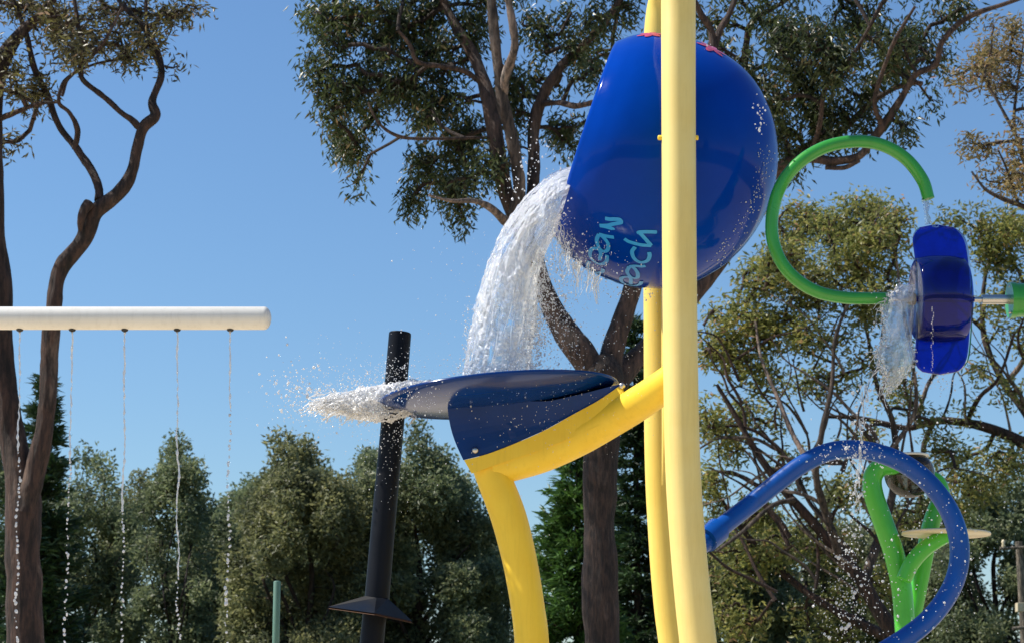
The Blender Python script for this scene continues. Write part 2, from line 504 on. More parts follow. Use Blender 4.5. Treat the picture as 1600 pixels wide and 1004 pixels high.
# the saddle plate follows the arm's depth: build its two cheeks with a common outline, swept in distance
def dep(px): return np.interp(px, [725, 800, 850, 905, 955, 1000], [12.80, 12.80, 12.75, 12.65, 12.5, 12.38])
bm = bmesh.new()
for side in (-1, 1):
    rowt = [bm.verts.new(P(x, y, dep(x) + side * 0.126)) for x, y in top_e]
    rowb = [bm.verts.new(P(x, y, dep(x) + side * 0.126)) for x, y in bot_e]
    rowti = [bm.verts.new(P(x, y, dep(x) + side * 0.112)) for x, y in top_e]
    rowbi = [bm.verts.new(P(x, y, dep(x) + side * 0.112)) for x, y in bot_e]
    rows = (rowt, rowb, rowbi, rowti)
    for a in range(4):
        r0, r1 = rows[a], rows[(a + 1) % 4]
        for i in range(len(r0) - 1):
            bm.faces.new((r0[i], r0[i + 1], r1[i + 1], r1[i]))
    bm.faces.new([r[0] for r in rows]); bm.faces.new([r[-1] for r in rows][::-1])
bmesh.ops.recalc_face_normals(bm, faces=bm.faces[:])
bm_obj("saddle_plate", bm, M['yellow'], tower)

# ------------------------------------------------------------------ splash plate on the arm
defl = thing("splash_plate", P(850, 690, 12.7), "navy blue round splash plate with a wedge shaped underside bolted to the yellow arm", "splash plate")
DC = P(780, 616, 12.75)
sR = S(616, 12.75) * 187
tilt = math.radians(4.8)
nrm = Vector((-math.sin(tilt), 0.0, math.cos(tilt)))
g = Geo()
prof = [(-0.085, 0.0), (-0.084, sR * 0.3), (-0.074, sR * 0.6), (-0.048, sR * 0.84), (-0.022, sR * 0.965), (-0.005, sR), (0.008, sR * 0.998), (0.012, sR * 0.985), (0.005, sR * 0.9), (-0.01, sR * 0.5), (-0.015, 0.0)]
pp = catmull(prof, 5)
lathe(g, DC, nrm, [tuple(q) for q in pp], 96, (1, 0, 0))
g.build("plate", M['navy'], defl)
# wedge: width (in distance) tapers from top to bottom, rounded sides
left_edge = catmull([(700, 640), (702, 660), (710, 690), (724, 718)], 6)
bm = bmesh.new()
cols = []
NU, NV, NW = 26, 8, 10
bot_f = lambda x: np.interp(x, [724, 760, 800, 850, 895, 935, 972], [718, 709, 694, 672, 647, 625, 603])
def wedge_pt(u, v):
    xb = 724 + (972 - 724) * u
    yb = bot_f(xb)
    xt = 699 + (966 - 699) * u
    yt = np.interp(u, [0, .15, .6, .8, 1], [634, 628, 626, 614, 600])
    bulge = -5 * math.sin(math.pi * v) * (1 - u) ** 3
    return xt + (xb - xt) * v + bulge, yt + (yb - yt) * v
grid = {}
for i in range(NU + 1):
    u = i / NU
    for j in range(NV + 1):
        v = j / NV
        x, y = wedge_pt(u, v)
        wide = 0.112 + 0.05 * (1 - v) ** 1.5 * min(1, 4 * (1 - u))
        dm = dep(x)
        for k in range(NW + 1):
            w_ = k / NW * 2 - 1
            grid[i, j, k] = bm.verts.new(P(x, y, dm + w_ * wide)) if (i in (0, NU) or j in (0, NV) or k in (0, NW)) else None
def quadf(a, b, c, d):
    try: bm.faces.new((a, b, c, d))
    except ValueError: pass
for i in range(NU):
    for j in range(NV):
        for k in (0, NW): quadf(grid[i, j, k], grid[i + 1, j, k], grid[i + 1, j + 1, k], grid[i, j + 1, k])
for i in range(NU):
    for k in range(NW):
        for j in (0, NV): quadf(grid[i, j, k], grid[i + 1, j, k], grid[i + 1, j, k + 1], grid[i, j, k + 1])
for j in range(NV):
    for k in range(NW):
        for i in (0, NU): quadf(grid[i, j, k], grid[i, j + 1, k], grid[i, j + 1, k + 1], grid[i, j, k + 1])
bmesh.ops.recalc_face_normals(bm, faces=bm.faces[:])
bm_obj("wedge", bm, M['navy'], defl)
for (x, y) in ((742, 703), (971, 603)):
    g = Geo()
    c = P(x, y, dep(x) - 0.105)
    lathe(g, c, (0.1, -1, -0.1), [(-0.02, 0.017), (0.02, 0.017), (0.026, 0.021), (0.042, 0.019), (0.046, 0.012), (0.047, 0)], 16)
    g.build("bolt", M['steel'], defl)

# ------------------------------------------------------------------ tipping bucket
buck = thing("tipping_bucket", BC, "big glossy blue tipping bucket pouring water to the left, with light blue handwriting", "bucket")
view = (BC - cam.location).normalized()
e1 = Vector((1, 0, 0)); e1 = (e1 - view * e1.dot(view)).normalized()
e2 = e1.cross(view); e2 = e2 if e2.z > 0 else -e2
ax = (-0.952 * e1 + 0.305 * e2).normalized()          # towards the mouth
sB = S(255, 12.9)
outer = catmull([(-182, 0), (-180, 30), (-172, 64), (-160, 93), (-141, 124), (-105, 160), (-60, 183), (0, 194), (60, 188), (95, 175), (121, 157)], 7)
outer[:, 1] *= 1.02
outer[0, 1] = 0
inner = outer[::-1] * [1, 1] - np.stack([np.zeros(len(outer)), np.full(len(outer), 5.0)], 1)
inner[:, 1] = np.maximum(inner[:, 1], 0); inner[:, 0] = np.where(inner[:, 0] < -100, inner[:, 0] + 5, inner[:, 0])
g = Geo()
lathe(g, BC, ax, [(a * sB, r * sB) for a, r in outer] + [(123 * sB, 155 * sB), (123 * sB, 152.5 * sB)] + [(a * sB, r * sB) for a, r in inner], 128, tuple(view))
g.build("shell", M['bucket'], buck)
# pins from the pivots into the shell
for D0, D1, px in ((11.98, 12.12, 1060), (13.68, 13.84, 1029)):
    g = Geo()
    a, b = P(px, 215, D0), P(px, 215, D1)
    tube(g, [tuple(a), (a.x, D1, a.z)], 0.03, 16)
    g.build("axle_pin", M['steel'], buck)
shell_pts = []
bo = bmesh.new()
gg = Geo(); lathe(gg, BC, ax, [(a * sB, r * sB) for a, r in outer], 192, tuple(view))
vv = np.concatenate(gg.v)
bvh = BVHTree.FromPolygons([Vector(q) for q in vv], gg.f)
def on_bucket(px, py):
    d = (P(px, py, 12.9) - cam.location).normalized()
    h, n, i, dd = bvh.ray_cast(cam.location, d)
    return (h, n) if h else None
def smooth_normal(h):
    rel = h - BC
    a = rel.dot(ax); rad = rel - ax * a
    h2, n, i, dd = bvh.find_nearest(h)
    return n if n.dot(rel) > 0 else -n
def stroke(points3, width, name, mat, lift=0.004, par=None):
    """a flat painted ribbon lying on the shell through the given surface points"""
    c = catmull([tuple(p) for p in points3], 6)
    L, R = [], []
    for i in range(len(c)):
        p = Vector(c[i])
        h, n, _, _ = bvh.find_nearest(p)
        if n.dot(h - BC) < 0: n = -n
        t = Vector(c[min(i + 1, len(c) - 1)] - c[max(i - 1, 0)]).normalized()
        s = t.cross(n).normalized()
        k = 1.0 if 0 < i < len(c) - 1 else 0.55
        q = h + n * lift
        L.append(q + s * width / 2 * k); R.append(q - s * width / 2 * k)
    v = []
    for a, b in zip(L, R):
        m_ = (a + b) / 2
        h, n, _, _ = bvh.find_nearest(m_)
        if n.dot(h - BC) < 0: n = -n
        v += [a, h + n * lift * 1.3, b]
    f = []
    for i in range(len(c) - 1):
        f += [(3 * i, 3 * i + 1, 3 * i + 4, 3 * i + 3), (3 * i + 1, 3 * i + 2, 3 * i + 5, 3 * i + 4)]
    return v, f
def px860(x, y): return (860 + x * 240 / 1339, 300 + y * 180 / 1004)
letters = [  # strokes traced on the front of the shell: n a e c / h c a e
    ('letter_n', [[(478, 228), (520, 236), (560, 235), (605, 240), (618, 262), (590, 270), (540, 280), (500, 290), (430, 290)], [(430, 290), (480, 300), (540, 318), (548, 328)]]),
    ('letter_a', [[(425, 365), (405, 420), (425, 480), (465, 515), (500, 500), (505, 450), (470, 400), (425, 365)], [(425, 365), (470, 378), (520, 388), (556, 392)]]),
    ('letter_e', [[(430, 590), (440, 530), (410, 490), (360, 498), (348, 550), (380, 600), (440, 625), (490, 600), (495, 545)]]),
    ('letter_c', [[(345, 600), (325, 635), (350, 680), (410, 700), (455, 690), (462, 665)]]),
    ('letter_h', [[(645, 405), (690, 432), (790, 458), (880, 465)], [(880, 465), (840, 420), (785, 360), (770, 350), (830, 345), (930, 347)]]),
    ('letter_c', [[(740, 475), (712, 520), (735, 580), (790, 610), (845, 595), (865, 555), (860, 520)]]),
    ('letter_a', [[(690, 645), (670, 690), (700, 735), (755, 745), (760, 700), (725, 655), (690, 645)], [(690, 645), (740, 640), (790, 645), (830, 640)]]),
    ('letter_e', [[(700, 800), (700, 750), (665, 735), (622, 745), (622, 775), (660, 800), (730, 812), (780, 800), (795, 775)]]),
]
for nm, sts in letters:
    g = Geo()
    for st in sts:
        dense = catmull(st, 3)
        pts = []
        for q in dense:
            r = on_bucket(*px860(*q))
            if r: pts.append(r[0])
        if len(pts) > 2:
            v, f = stroke(pts, 6.2 * sB, nm, None)
            g.add([tuple(q) for q in v], f)
    if g.n: g.build(nm, M['cyan'], buck)
# capital letters that begin the two words, on the underside of the shell
def surf(a_px, phi):          # axial position in px, angle about the axis from the camera side towards the ground
    r = np.interp(a_px, outer[:, 0], outer[:, 1]) * sB
    tov = -(view - ax * view.dot(ax)).normalized()
    dn = ax.cross(tov); dn = dn if dn.z < 0 else -dn
    return BC + ax * (a_px * sB) + (tov * math.cos(phi) + dn * math.sin(phi)) * r
def phi_of(p):
    rel = p - BC
    tov = -(view - ax * view.dot(ax)).normalized()
    dn = ax.cross(tov); dn = dn if dn.z < 0 else -dn
    return rel.dot(ax) / sB, math.atan2(rel.dot(dn), rel.dot(tov))
def edge_hit(x, y):            # nearest point that is on the shell, stepping towards its middle
    for k in np.linspace(0, .3, 31):
        r = on_bucket(x + (1030 - x) * k, y + (255 - y) * k)
        if r: return r
aO, fO = phi_of(edge_hit(*px860(400, 690))[0])
aB, fB = phi_of(edge_hit(*px860(700, 800))[0])
g = Geo()
v, f = stroke([surf(aO + 6 + 24 * math.cos(t), fO + 0.27 + 0.11 * math.sin(t)) for t in np.linspace(0, 2 * math.pi, 14)], 5 * sB, 'O', None)
g.add([tuple(q) for q in v], f); g.build("letter_o", M['cyan'], buck)
g = Geo()
B0 = fB + 0.42
for st in ([(-22, 0), (26, 0)], [(26, 0), (24, -0.13), (10, -0.15), (3, -0.02)], [(3, -0.02), (0, -0.17), (-14, -0.18), (-22, 0)]):
    v, f = stroke([surf(aB + a, B0 + b) for a, b in st], 5 * sB, 'B', None)
    g.add([tuple(q) for q in v], f)
g.build("letter_b", M['cyan'], buck)
# pink flower prints on the upper side
def petal(cx_a, cphi, ang, ln, wd, g):
    s = []
    for t in np.linspace(0, 1, 7):
        s.append(surf(cx_a + ln * t * math.cos(ang), cphi + ln * t * math.sin(ang) / 185))
    c = [tuple(q) for q in s]
    v, f = stroke(c, wd * sB, 'p', None)
    n = len(v) // 3
    for i in range(n):
        k = math.sin(math.pi * (i + 0.3) / n) ** 0.6
        m_ = Vector(v[3 * i + 1])
        v[3 * i] = m_ + (Vector(v[3 * i]) - m_) * k; v[3 * i + 2] = m_ + (Vector(v[3 * i + 2]) - m_) * k
    g.add([tuple(q) for q in v], f)
for (px, py, r0) in ((1110, 82, 26), (1014, 60, 20)):
    r = edge_hit(px, py)
    if r is None: continue
    a0, f0 = phi_of(r[0])
    g = Geo()
    for k in range(6):
        petal(a0, f0 - 0.13, k * math.pi / 3 + 0.3, r0, 11, g)
    g.build("flower_print", M['pink'], buck)

# ------------------------------------------------------------------ white spray beam
beam = thing("spray_beam", (P(200, 497, 12.4).x, 12.4, 0), "white horizontal pipe with a rounded end and five small nozzles underneath", "pipe")
g = Geo()
bz = P(200, 497, 12.4)
bx1 = P(413, 497, 12.4).x
br = 18 * S(497, 12.4)
tube(g, [(-5.6, 12.4, bz.z), (-4.0, 12.4, bz.z), (-3.0, 12.4, bz.z), (bx1, 12.4, bz.z)], br, 36, roundcap=(0, 0.6))
g.build("pipe", M['white'], beam)
g = Geo()
tube(g, [(-5.45, 12.4, 0), (-5.45, 12.4, bz.z)], br * 1.2, 28)
g.build("support_post", M['white'], beam)
nozx = [31, 113, 195, 277, 360]
for x in nozx:
    g = Geo()
    c = P(x, 513, 12.4)
    lathe(g, (c.x, 12.4, bz.z - br), (0, 0, -1), [(-0.02, 0.022), (0.004, 0.022), (0.006, 0.020), (0.010, 0.018), (0.012, 0.009), (0.016, 0.008), (0.016, 0.0)], 16)
    g.build("nozzle", M['rubber'], beam)

# low-poly sphere for drops
ph = (1 + 5 ** .5) / 2
bm = bmesh.new(); bmesh.ops.create_icosphere(bm, subdivisions=2, radius=1); ICO2_V = np.array([v.co[:] for v in bm.verts]); ICO2_F = np.array([[v.index for v in f.verts] for f in bm.faces]); bm.free()
bm = bmesh.new(); bmesh.ops.create_icosphere(bm, subdivisions=1, radius=1); ICO_V = np.array([v.co[:] for v in bm.verts]); ICO_F = np.array([[v.index for v in f.verts] for f in bm.faces]); bm.free()

def drops_mesh(name, cen, rad, stretch=None, mat=None, parent=None, big=False):
    V, F = (ICO2_V, ICO2_F) if big else (ICO_V, ICO_F)
    cen = np.asarray(cen, float); n = len(cen); rad = np.asarray(rad, float)
    sc3 = np.stack([rad * rng.uniform(.8, 1.15, n), rad * rng.uniform(.8, 1.15, n), rad * rng.uniform(.8, 1.35, n)], 1)
    if stretch is not None: sc3[:, 2] *= stretch
    v = V[None] * sc3[:, None, :]
    # random tilt
    a = rng.uniform(-0.7, 0.7, n); ca, sa = np.cos(a)[:, None], np.sin(a)[:, None]
    x = v[..., 0] * ca + v[..., 2] * sa; z = -v[..., 0] * sa + v[..., 2] * ca
    v = np.stack([x, v[..., 1], z], 2) + cen[:, None, :]
    f = (F[None] + (np.arange(n) * len(V))[:, None, None]).reshape(-1, 3)
    return tri_mesh(name, v.reshape(-1, 3), f, mat, parent)
def tri_mesh(name, v, f, mat, parent, smooth=True, tone=None):
    k = f.shape[1]
    me = bpy.data.meshes.new(name)
    me.vertices.add(len(v)); me.vertices.foreach_set("co", np.ascontiguousarray(v, dtype=np.float32).ravel())
    me.loops.add(f.size); me.loops.foreach_set("vertex_index", np.ascontiguousarray(f, dtype=np.int32).ravel())
    me.polygons.add(len(f)); me.polygons.foreach_set("loop_start", np.arange(0, f.size, k, dtype=np.int32))
    me.polygons.foreach_set("loop_total", np.full(len(f), k, dtype=np.int32))
    me.polygons.foreach_set("use_smooth", np.full(len(f), smooth))
    if tone is not None:
        at = me.attributes.new("tone", 'FLOAT', 'FACE')
        at.data.foreach_set("value", np.asarray(tone, dtype=np.float32))
    me.update(calc_edges=True)
    return link(name, me, mat, parent)

# ------------------------------------------------------------------ five jets of water
jet_end = [25, 101, 190, 278, 354]
solid_to = [705, 720, 800, 900, 640]
jet_lab = ["thin water jet falling in front of the left tree trunk, first from the left",
           "thin water jet just right of the forked gum's stem, from the second nozzle",
           "thin water jet falling from the middle nozzle of the white pipe",
           "longest unbroken thin water jet, from the fourth nozzle from the left",
           "thin beaded water jet falling from the nozzle nearest the pipe's rounded end"]
for x0, x1, ys, lab in zip(nozx, jet_end, solid_to, jet_lab):
    ph0 = rng.uniform(0, 50)
    y = np.arange(517, 1210, 2.2)
    px = x0 + (x1 - x0) * ((y - 515) / 490) ** 1.25 + rng.uniform(.8, 2.4) * np.sin(y * rng.uniform(.025, .05) + ph0) * np.clip((y - 540) / 200, 0, 1) + vnoise(np.stack([y * .12, y * 0 + ph0, y * 0], 1)) * 1.0
    D = 12.4 + 0.01 * np.sin(y * 0.11 + ph0)
    pts = PN(np.stack([px, y, D], 1))
    mpp = S(700, 12.4)
    g = Geo()
    k = y < ys
    rr = mpp * (1.15 + 0.75 * vnoise(np.stack([y * 0.16, y * 0 + ph0 + 9, y * 0], 1)) + 0.5 * np.sin(y * 0.5))
    tube(g, pts[k], np.maximum(rr[k], mpp * 0.45), 8)
    j = thing("water_jet", (pts[0][0], 12.4, 0), lab, "water jet", "thin water jets under the white pipe")
    g.build("water_thread", M['drop'], j)
    yy = ys + 2; cen = []; rad = []
    while yy < 1200:
        i = min(int((yy - 517) / 2.2), len(y) - 1)
        far = (yy - ys) / 400
        cen.append(pts[i] + rng.normal(0, 1, 3) * mpp * (0.5 + 1.2 * far)); rad.append(mpp * rng.uniform(1.0, 2.3 + 0.8 * min(far, 1)))
        yy += rng.uniform(3.5, 9 + 9 * min(far, 1))
    drops_mesh("bead_string", cen, rad, 1.3, M['drop'], j)['kind'] = 'stuff'

# ------------------------------------------------------------------ water helpers
def water_body(name, Ledge, Redge, D, hd, mat, along=260, around=110, amp=0.1, seed=0, su=3.6, sv=6, rim=0.0, parent=None, hf=1.0, holes=0.0, hole_s=5.0):
    L = catmull(Ledge, 24); R = catmull(Redge, 24)
    s = np.linspace(0, 1, along)
    def rs(A):
        t = np.linspace(0, 1, len(A)); return np.stack([np.interp(s, t, A[:, k]) for k in range(2)], 1)
    L, R = rs(L), rs(R)
    Mi, H = (L + R) / 2, (R - L) / 2
    th = np.linspace(0, 2 * math.pi, around, endpoint=False)
    hds = np.interp(s, np.linspace(0, 1, len(hd)), hd)
    ct = np.sign(np.cos(th)) * np.abs(np.cos(th)) ** 0.8
    st = np.sin(th)
    # flow streaks: fine across, long along
    q = np.stack(np.broadcast_arrays(np.cos(th)[None, :] * sv + seed, np.sin(th)[None, :] * sv, (s * su * 3)[:, None]), 2)
    nz = 0.6 * fbm(q, 3) + 0.5 * hf * fbm(np.stack(np.broadcast_arrays(np.cos(th)[None, :] * sv * 2.3, np.sin(th)[None, :] * sv * 2.3, (s * su * 14)[:, None]), 2) + seed, 3) * (0.35 + 0.9 * s[:, None])
    k = 1 + amp * nz
    px = Mi[:, None, 0] + H[:, None, 0] * ct[None, :] * k
    py = Mi[:, None, 1] + H[:, None, 1] * ct[None, :] * k + rim * nz
    DD = D + hds[:, None] * st[None, :] * k
    v = PN(np.stack([px.ravel(), py.ravel(), DD.ravel()], 1))
    idx = np.arange(along * around).reshape(along, around)
    uvn = np.stack(np.broadcast_arrays(np.cos(th)[None, :] * hole_s * 1.6 + seed, np.sin(th)[None, :] * hole_s * 1.6, (s * hole_s * 2.2)[:, None]), 2)
    f = np.stack([idx[:-1, :], np.roll(idx, -1, 1)[:-1, :], np.roll(idx, -1, 1)[1:, :], idx[1:, :]], 2).reshape(-1, 4)
    if holes:
        edge = np.abs(ct)[None, :] ** 3 * (0.2 + 0.8 * s[:, None]) + 0.7 * np.clip((s[:, None] - .82) / .18, 0, 1) * (holes > .6)
        hm = (fbm(uvn, 4) + edge * holes * 1.5 < 1.0 - holes * .28)[:-1].ravel()
        f = f[hm]
    ob = tri_mesh(name, v, f, mat, parent)
    me = ob.data
    uvl = me.uv_layers.new(name="UVMap")
    li = f.ravel()
    uu = (np.abs(((li % around) / around) * 2 - 1)); ss = (li // around) / along
    uvl.data.foreach_set("uv", np.stack([uu, ss], 1).astype(np.float32).ravel())
    # end caps
    return ob

def filaments(name, starts, vel, n_seg, length, r0, mat, parent=None, grav=0.02, wig=0.25):
    g = Geo()
    for p, v in zip(starts, vel):
        p = np.array(p, float); v = np.array(v, float)
        L = length * rng.uniform(.4, 1.3); pts = [p.copy()]; sd_ = rng.uniform(0, 99)
        for i in range(n_seg):
            st = v + wig * vnoise(np.array([[i * .8 + sd_, 1.5, 3], [i * .8 + sd_, 7.5, 9], [i * .8 + sd_, 4, 21.]]))
            p = p + st / (np.linalg.norm(st) + 1e-9) * L / n_seg + np.array([0, 0, -grav * L * i / n_seg])
            pts.append(p.copy())
        c = catmull(pts, 2)
        rr = r0 * rng.uniform(.5, 1.4) * (0.5 + 0.5 * np.abs(np.sin(np.arange(len(c)) * 1.3 + sd_))) * np.linspace(1, .5, len(c))
        tube(g, c, rr, 5, caps=False)
    return g.build(name, mat, parent)

# ------------------------------------------------------------------ pouring water from the bucket
pour = thing("pouring_water", P(780, 583, 12.8), "thick white sheet of water falling from the bucket mouth onto the navy plate", "water", None, "stuff")
Le = [(900, 260), (872, 268), (848, 284), (815, 316), (788, 356), (766, 402), (750, 452), (739, 500), (730, 550), (724, 587)]
Re = [(869, 363), (857, 384), (849, 402), (842, 424), (838, 452), (838, 484), (836, 515), (830, 550), (828, 570), (826, 587)]
water_body("outer_sheet", Le, Re, 12.85, [.50, .50, .46, .42, .40], M['pour'], 380, 220, 0.08, 3, holes=.55, hole_s=7)
bpy.data.objects["outer_sheet"].parent = pour; bpy.data.objects["outer_sheet"].matrix_parent_inverse = Matrix.Translation(-pour.location)
mp = S(420, 12.6)
Lc, Rc = catmull(Le, 12), catmull(Re, 12)
def along_pour(s, x, near):
    i = s * (len(Lc) - 1); a = int(min(i, len(Lc) - 2)); fr = i - a
    l = Lc[a] * (1 - fr) + Lc[a + 1] * fr; r = Rc[a] * (1 - fr) + Rc[a + 1] * fr
    q = l + (r - l) * x
    return (q[0], q[1], 12.85 + (near * 0.42) * math.sqrt(max(0.02, 1 - (2 * x - 1) ** 2)))
# ropes of water riding on the sheet
g = Geo()
for i in range(30):
    x = rng.uniform(0.0, 1.02); s0 = rng.uniform(0, 0.75); ln = rng.uniform(.08, .4); nr = -rng.uniform(1.0, 1.1)
    dx = rng.normal(0, 0.04)
    rows = [along_pour(min(s0 + ln * t, 1), x + dx * t + 0.015 * math.sin(9 * t + i), nr) for t in np.linspace(0, 1, 9)]
    c = catmull(PN(rows), 3)
    r = mp * rng.uniform(.3, .9) * np.sin(np.linspace(.15, 3.0, len(c))) * (0.75 + 0.4 * np.sin(np.arange(len(c)) * 1.1 + i))
    tube(g, c, r, 6, caps=False)
g.build("water_ropes", M['foam'], pour)
# torn edges: filaments below the lip and on both flanks
st, ve = [], []
for i in range(36):
    q = (rng.uniform(862, 905), 0); t = (q[0] - 862) / 43
    st.append(P(q[0], 345 + 60 * t + rng.normal(0, 10), rng.uniform(12.3, 12.9))); ve.append((rng.uniform(-.2, .7), rng.normal(0, .3), -rng.uniform(.3, 1.2)))
for i in range(34):
    s = rng.uniform(.15, 1); q = along_pour(s, 1.0, 0)
    st.append(P(q[0], q[1], rng.uniform(12.45, 13.0))); ve.append((rng.uniform(0, .8), rng.normal(0, .3), -1))
for i in range(22):
    s = rng.uniform(.1, 1); q = along_pour(s, 0.0, 0)
    st.append(P(q[0] + 1, q[1], rng.uniform(12.5, 13.0))); ve.append((rng.uniform(-.5, .1), rng.normal(0, .3), -1))
for i in range(50):
    t = rng.uniform(0, 1); st.append(P(880 + 60 * t, 392 + 45 * t + rng.normal(0, 4), rng.uniform(12.25, 12.6))); ve.append((rng.uniform(-1, .3), rng.normal(0, .3), -rng.uniform(.2, 1)))
filaments("torn_edges", st, ve, 8, 0.10, mp * 0.8, M['foam'], pour, 0.3, 2.6)
# drops
cen, rad = [], []
def gauss_drops(n, px, py, sx, sy, D0, D1, r0, r1):
    for i in range(n):
        cen.append(P(px + rng.normal(0, sx), py + rng.normal(0, sy), rng.uniform(D0, D1)))
        rad.append(mp * min(r1, r0 * (1 + rng.pareto(3.0))))
gauss_drops(60, 838, 240, 22, 24, 12.4, 13.1, .9, 2.5)
gauss_drops(40, 810, 290, 20, 20, 12.4, 13.1, .8, 2.2)
gauss_drops(900, 862, 450, 24, 52, 12.3, 12.9, .6, 2.0)
gauss_drops(500, 850, 530, 34, 42, 12.3, 13, .5, 1.8)
gauss_drops(560, 905, 410, 34, 24, 12.2, 12.7, .5, 1.8)
gauss_drops(160, 900, 540, 55, 40, 12.3, 13.1, .45, 1.3)
gauss_drops(90, 735, 440, 30, 70, 12.5, 13, .4, 1.4)
gauss_drops(220, 870, 345, 12, 26, 12.2, 12.5, .5, 1.6)
gauss_drops(700, 838, 530, 9, 36, 12.4, 13, .7, 2.4)
gauss_drops(300, 846, 440, 8, 30, 12.35, 12.9, .7, 2.2)
gauss_drops(200, 732, 540, 5, 36, 12.4, 13, .6, 1.8)
gauss_drops(120, 830, 578, 30, 6, 12.3, 13, .6, 1.8)
gauss_drops(70, 715, 575, 14, 8, 12.3, 13, .6, 1.6)
gauss_drops(35, 655, 370, 40, 60, 12.5, 13, .5, 1.6)
gauss_drops(30, 1186, 185, 7, 20, 12.05, 12.3, .9, 2.0)
gauss_drops(20, 1098, 76, 10, 4, 12.4, 12.6, .9, 1.8)
gauss_drops(70, 1000, 458, 45, 6, 12.3, 13, .7, 1.8)
gauss_drops(260, 890, 600, 110, 40, 12.0, 12.5, .4, 1.0)
gauss_drops(160, 840, 660, 90, 60, 12.0, 12.5, .4, .9)
for i in range(170):
    t = rng.uniform(0, 1); hit = on_bucket(1195 - 85 * t * t + rng.normal(0, 8), 230 + 190 * t + rng.normal(0, 8))
    if hit: cen.append(hit[0] + (hit[0] - BC) * .004); rad.append(mp * rng.uniform(.4, 1.5))
drops_mesh("flying_drops", cen, rad, None, M['drop'], pour)

# spray thrown off the plate's left rim
fan = thing("spray_fan", P(560, 628, 12.7), "white burst of water shooting left off the rim of the navy plate", "water spray", None, "stuff")
Lf = [(674, 593), (640, 595), (604, 600), (570, 606), (538, 612), (508, 619), (480, 628)]
Rf = [(668, 612), (652, 640), (624, 655), (590, 657), (560, 653), (525, 645), (483, 634)]
water_body("foam_body", Lf, Rf, 12.98, [.15, .30, .36, .30, .10], M['fan'], 240, 190, 0.26, 11, 5, 4, 0, fan, holes=.7, hole_s=4)
st, ve, = [], []
for i in range(150):
    t = rng.uniform(0, 1) ** .8
    px = 668 - 182 * t; py = 600 + 30 * t + rng.uniform(0, 1) * 52 * (1 - t) ** .5
    st.append(P(px, py, rng.uniform(12.75, 13.2))); ve.append((-rng.uniform(.6, 1.2), rng.normal(0, .3), rng.normal(-.05, .25)))
for i in range(110):
    t = rng.uniform(0, 1)
    st.append(P(610 - 110 * t, 604 + 12 * t + rng.uniform(0, 1) * (48 - 26 * t), rng.uniform(12.7, 13.1))); ve.append((-rng.uniform(3, 5), rng.normal(0, .5), rng.normal(-.1, .9)))
filaments("foam_strands", st, ve, 7, 0.10, mp * 1.5, M['foam'], fan, 0.1, 1.8)
cen, rad = [], []
gauss_drops(1100, 565, 628, 46, 15, 12.75, 13.2, .6, 2.2)
gauss_drops(600, 520, 622, 50, 28, 12.7, 13.2, .5, 2.2)
gauss_drops(200, 520, 640, 52, 32, 12.0, 13.0, .5, 1.8)
gauss_drops(300, 625, 590, 30, 16, 12.1, 12.7, .5, 1.6)
gauss_drops(150, 600, 560, 60, 24, 12.2, 13.0, .4, 1.2)
gauss_drops(300, 610, 690, 30, 40, 12.0, 12.3, .35, 1.0)
gauss_drops(110, 645, 622, 34, 14, 12.0, 12.12, .4, 1.3)
gauss_drops(110, 480, 615, 28, 26, 12.1, 12.9, 1.0, 3.2)
gauss_drops(40, 455, 600, 24, 34, 12.1, 12.9, .8, 2.4)
drops_mesh("spray_drops", cen, rad, None, M['drop'], fan)

# ------------------------------------------------------------------ green hoop, shaft and paddle wheel
wf = thing("green_hoop", (P(1600, 468, 12.2).x, 12.2, 0), "green hooped pipe with a steel axle, curling above the blue paddle wheel", "pipe")
g = Geo()
hoop = [(1451, 311, 19), (1441, 281, 20), (1416, 249, 20), (1381, 228, 20), (1340, 221, 20), (1293, 229, 20), (1253, 251, 20), (1223, 285, 20), (1208, 328, 20), (1207, 372, 20), (1221, 410, 20), (1246, 438, 20), (1280, 457, 20), (1320, 465, 19.5), (1355, 466, 19), (1386, 466, 18.5)]
tube(g, *pxline(hoop, 12.2, 10), sides=28)
g.build("hoop_pipe", M['green'], wf)
def rod(x0, x1, y, D, wpx, name, mat, par, sides=20, y1=None):
    g = Geo(); r = wpx / 2 * S(y, D)
    a, b = P(x0, y, D), P(x1, y if y1 is None else y1, D)
    tube(g, [tuple(a), tuple(b)], r, sides)
    return g.build(name, mat, par)
rod(1384, 1424, 467, 12.2, 8, "axle", M['steel'], wf)
rod(1518, 1536, 468, 12.2, 8, "axle", M['steel'], wf)
rod(1534, 1579, 468, 12.2, 15, "axle_sleeve", M['steel'], wf)
rod(1577, 1586, 469, 12.2, 56, "end_flange", M['green'], wf, 40)
rod(1586, 1760, 469, 12.2, 53, "housing", M['green'], wf, 40)
for dy in (-21, 20):
    g = Geo(); c = P(1578, 469 + dy, 12.2)
    lathe(g, c + Vector((0, -0.02, 0)), (-1, 0, 0), [(0, .009), (.012, .009), (.014, .0)], 10, (0, 1, 0)); g.build("bolt", M['steel'], wf)
g = Geo(); a = P(1745, 469, 12.2)
tube(g, [(a.x, 12.2, 0), (a.x, 12.2, a.z + .3)], .12, 28); g.build("support_post", M['green'], wf)

